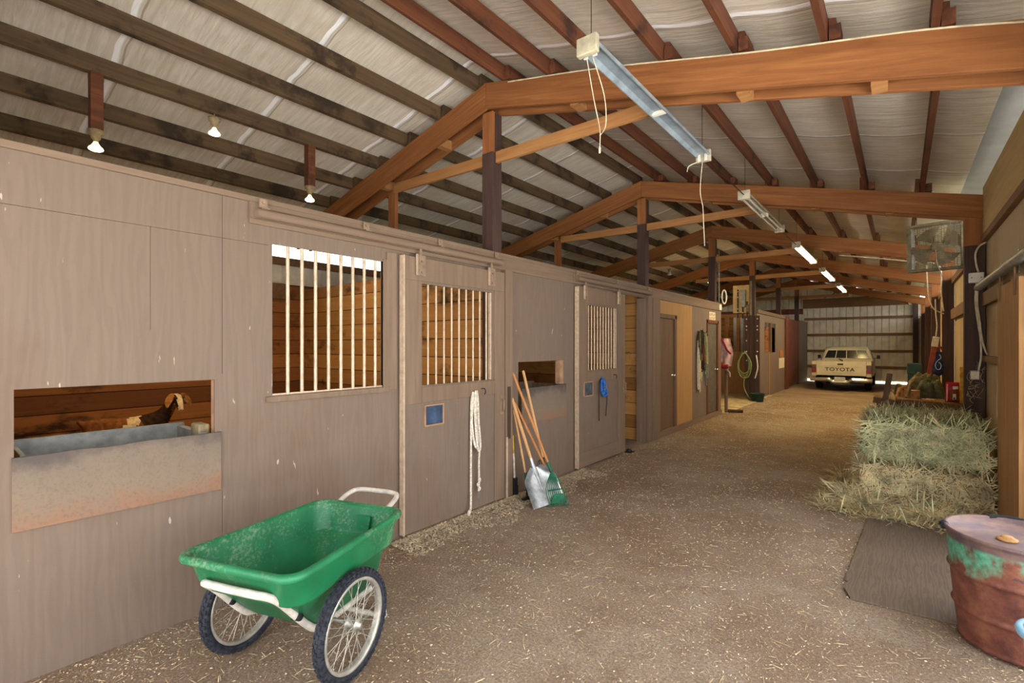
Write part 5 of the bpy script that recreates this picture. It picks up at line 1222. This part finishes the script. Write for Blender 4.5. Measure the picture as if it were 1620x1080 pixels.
cu = bpy.data.curves.new('tailgate_lettering', 'FONT'); cu.body = 'TOYOTA'; cu.size = .175; cu.align_x = 'CENTER'; cu.align_y = 'CENTER'; cu.extrude = .002; cu.space_character = 1.12; cu.offset = .004
t0_ = bpy.data.objects.new('tmp', cu); COL.objects.link(t0_); bpy.context.view_layer.update()
lm = bpy.data.meshes.new_from_object(t0_.evaluated_get(bpy.context.evaluated_depsgraph_get())); bpy.data.objects.remove(t0_); lm.materials.clear(); lm.materials.append(M['letter'])
tx = bpy.data.objects.new('tailgate_lettering', lm); COL.objects.link(tx); tx.parent = tg; tx.rotation_euler = (pi/2, 0, 0); tx.scale = (1.05, .92, 1)
tx.location = V((TXc-.03, TY-.008, .712))-V((TXc, 21.4, 0))
obj('tailgate_handle', B().box(TXc-.09, TXc+.07, TY-.018, TY-.004, .865, .915), M['dark'], tg, .004)
for s in (-1, 1):
    x0 = TXc+s*hw-(.135 if s > 0 else -.005); x1 = x0+.13
    l = obj('tail_light', B().box(x0, x1, TY-.025, TY+.0-.001, .60, .735), M['lens_r'], t, .008, label='red lower lens'); obj('upper_lens', B().box(x0, x1, TY-.025, TY-.001, .738, .87), M['lens_a'], l, .008)
# bumper dips in the middle for the plate
bm = B(); N = 40
def bump_(u, v):
    a = 2*u-1; x = TXc+a*(hw+.03); dip = .075*max(0, min(1, (.34-abs(a))/.10)); z = .315-dip+.13*v; y = TY-.16+.13*max(0, abs(a)-.82)**2*20*.18 - .035*sin(pi*v)
    return (x, y, z)
bm.grid(bump_, N, 6); n0 = len(bm.v); bm.add([(x, y+.03, z) for x, y, z in bm.v[:n0]], [tuple(reversed(f)) for f in bm.f[:]], 0, True)
obj('bumper', bm, M['chrome'], t)
obj('bumper_bar', B().box(TXc-hw+.1, TXc+hw-.1, TY-.12, TY-.06, .28, .44), M['black'], t)
obj('licence_plate', B().box(TXc-.16, TXc+.14, TY-.195, TY-.185, .345, .475), M['plate'], t, .003)
cab = B(); C0, C1 = TY+2.06, TY+3.05
ring = []
for z, hx, yr, yf in ((.46, .80, C0, C1+.25), (.96, .80, C0, C1+.25), (1.36, .66, C0+.07, C1-.15), (1.44, .61, C0+.12, C1-.22), (1.465, .53, C0+.20, C1-.30)):
    ring.append([(TXc+.01-hx, yr, z), (TXc+.01+hx, yr, z), (TXc+.01+hx, yf, z), (TXc+.01-hx, yf, z)])
vs = [p for r in ring for p in r]
fs = [(4*i+j, 4*i+(j+1) % 4, 4*i+4+(j+1) % 4, 4*i+4+j) for i in range(4) for j in range(4)] + [(16, 17, 18, 19), (3, 2, 1, 0)]
cab.add(vs, fs); obj('cab', cab, M['truck'], t, .03)
def cabpt(a, v, off): # on the rear cab face, v from belt (0) to roof edge (1)
    z = 1.02+.34*v; f = (z-.96)/.40; return (TXc+.01+a*(.80-.14*f), C0+.07*f-off, z)
q = B().add([cabpt(-.90, .06, .004), cabpt(.90, .06, .004), cabpt(.86, .95, .004), cabpt(-.86, .95, .004)], [(0, 1, 2, 3)])
q.add([cabpt(-.90, .06, -.02), cabpt(.90, .06, -.02), cabpt(.86, .95, -.02), cabpt(-.86, .95, -.02)], [(3, 2, 1, 0)])
wg = obj('rear_window', q, M['glass'], t)
wf = B()
for A, C_ in (((-.90, .06), (.90, .06)), ((-.86, .95), (.86, .95)), ((-.90, .06), (-.86, .95)), ((.90, .06), (.86, .95)), ((-.44, .06), (-.44, .95)), ((0, .06), (0, .95)), ((.44, .06), (.44, .95))):
    wf.tube([cabpt(*A, .01), cabpt(*C_, .01)], .014, 6)
obj('window_frame', wf, M['white'], wg)
obj('bed_rail_tool', B().beam((TXc-.20, TY+1.9, 1.02), (TXc-.05, TY+1.3, .97), .03, .03), M['dark'], t)
hood = B().add([(TXc-.80, C1+.05, .46), (TXc+.80, C1+.05, .46), (TXc+.78, TY+4.25, .46), (TXc-.78, TY+4.25, .46), (TXc-.80, C1+.05, .99), (TXc+.80, C1+.05, .99), (TXc+.76, TY+4.2, .86), (TXc-.76, TY+4.2, .86)],
    [(3, 2, 1, 0), (4, 5, 6, 7), (0, 1, 5, 4), (1, 2, 6, 5), (2, 3, 7, 6), (3, 0, 4, 7)])
obj('front_body', hood, M['truck'], t, .03)
obj('underbody', B().box(TXc-.55, TXc+.55, TY+.05, TY+4.1, .26, .46), M['black'], t)
for s in (-1, 1):
    for yy in (TY+.98, TY+3.62):
        w_ = obj('wheel', B().lathe([(.19, -.09), (.30, -.095), (.325, -.06), (.325, .06), (.30, .095), (.19, .09)], (TXc+s*.70, yy, .325), 32, axis='x'), M['black'], t)
        obj('hub', B().lathe([(0, -.06), (.19, -.085), (.19, .085), (0, .06)], (TXc+s*.70, yy, .325), 20, axis='x'), M['galv'], w_)
    obj('side_mirror', B().tube([(TXc+s*.80, C1-.15, 1.03), (TXc+s*.92, C1-.18, 1.07)], .012, 6).box(TXc+s*.92-.05, TXc+s*.92+.05, C1-.22, C1-.17, 1.02, 1.15), M['dark'], t)
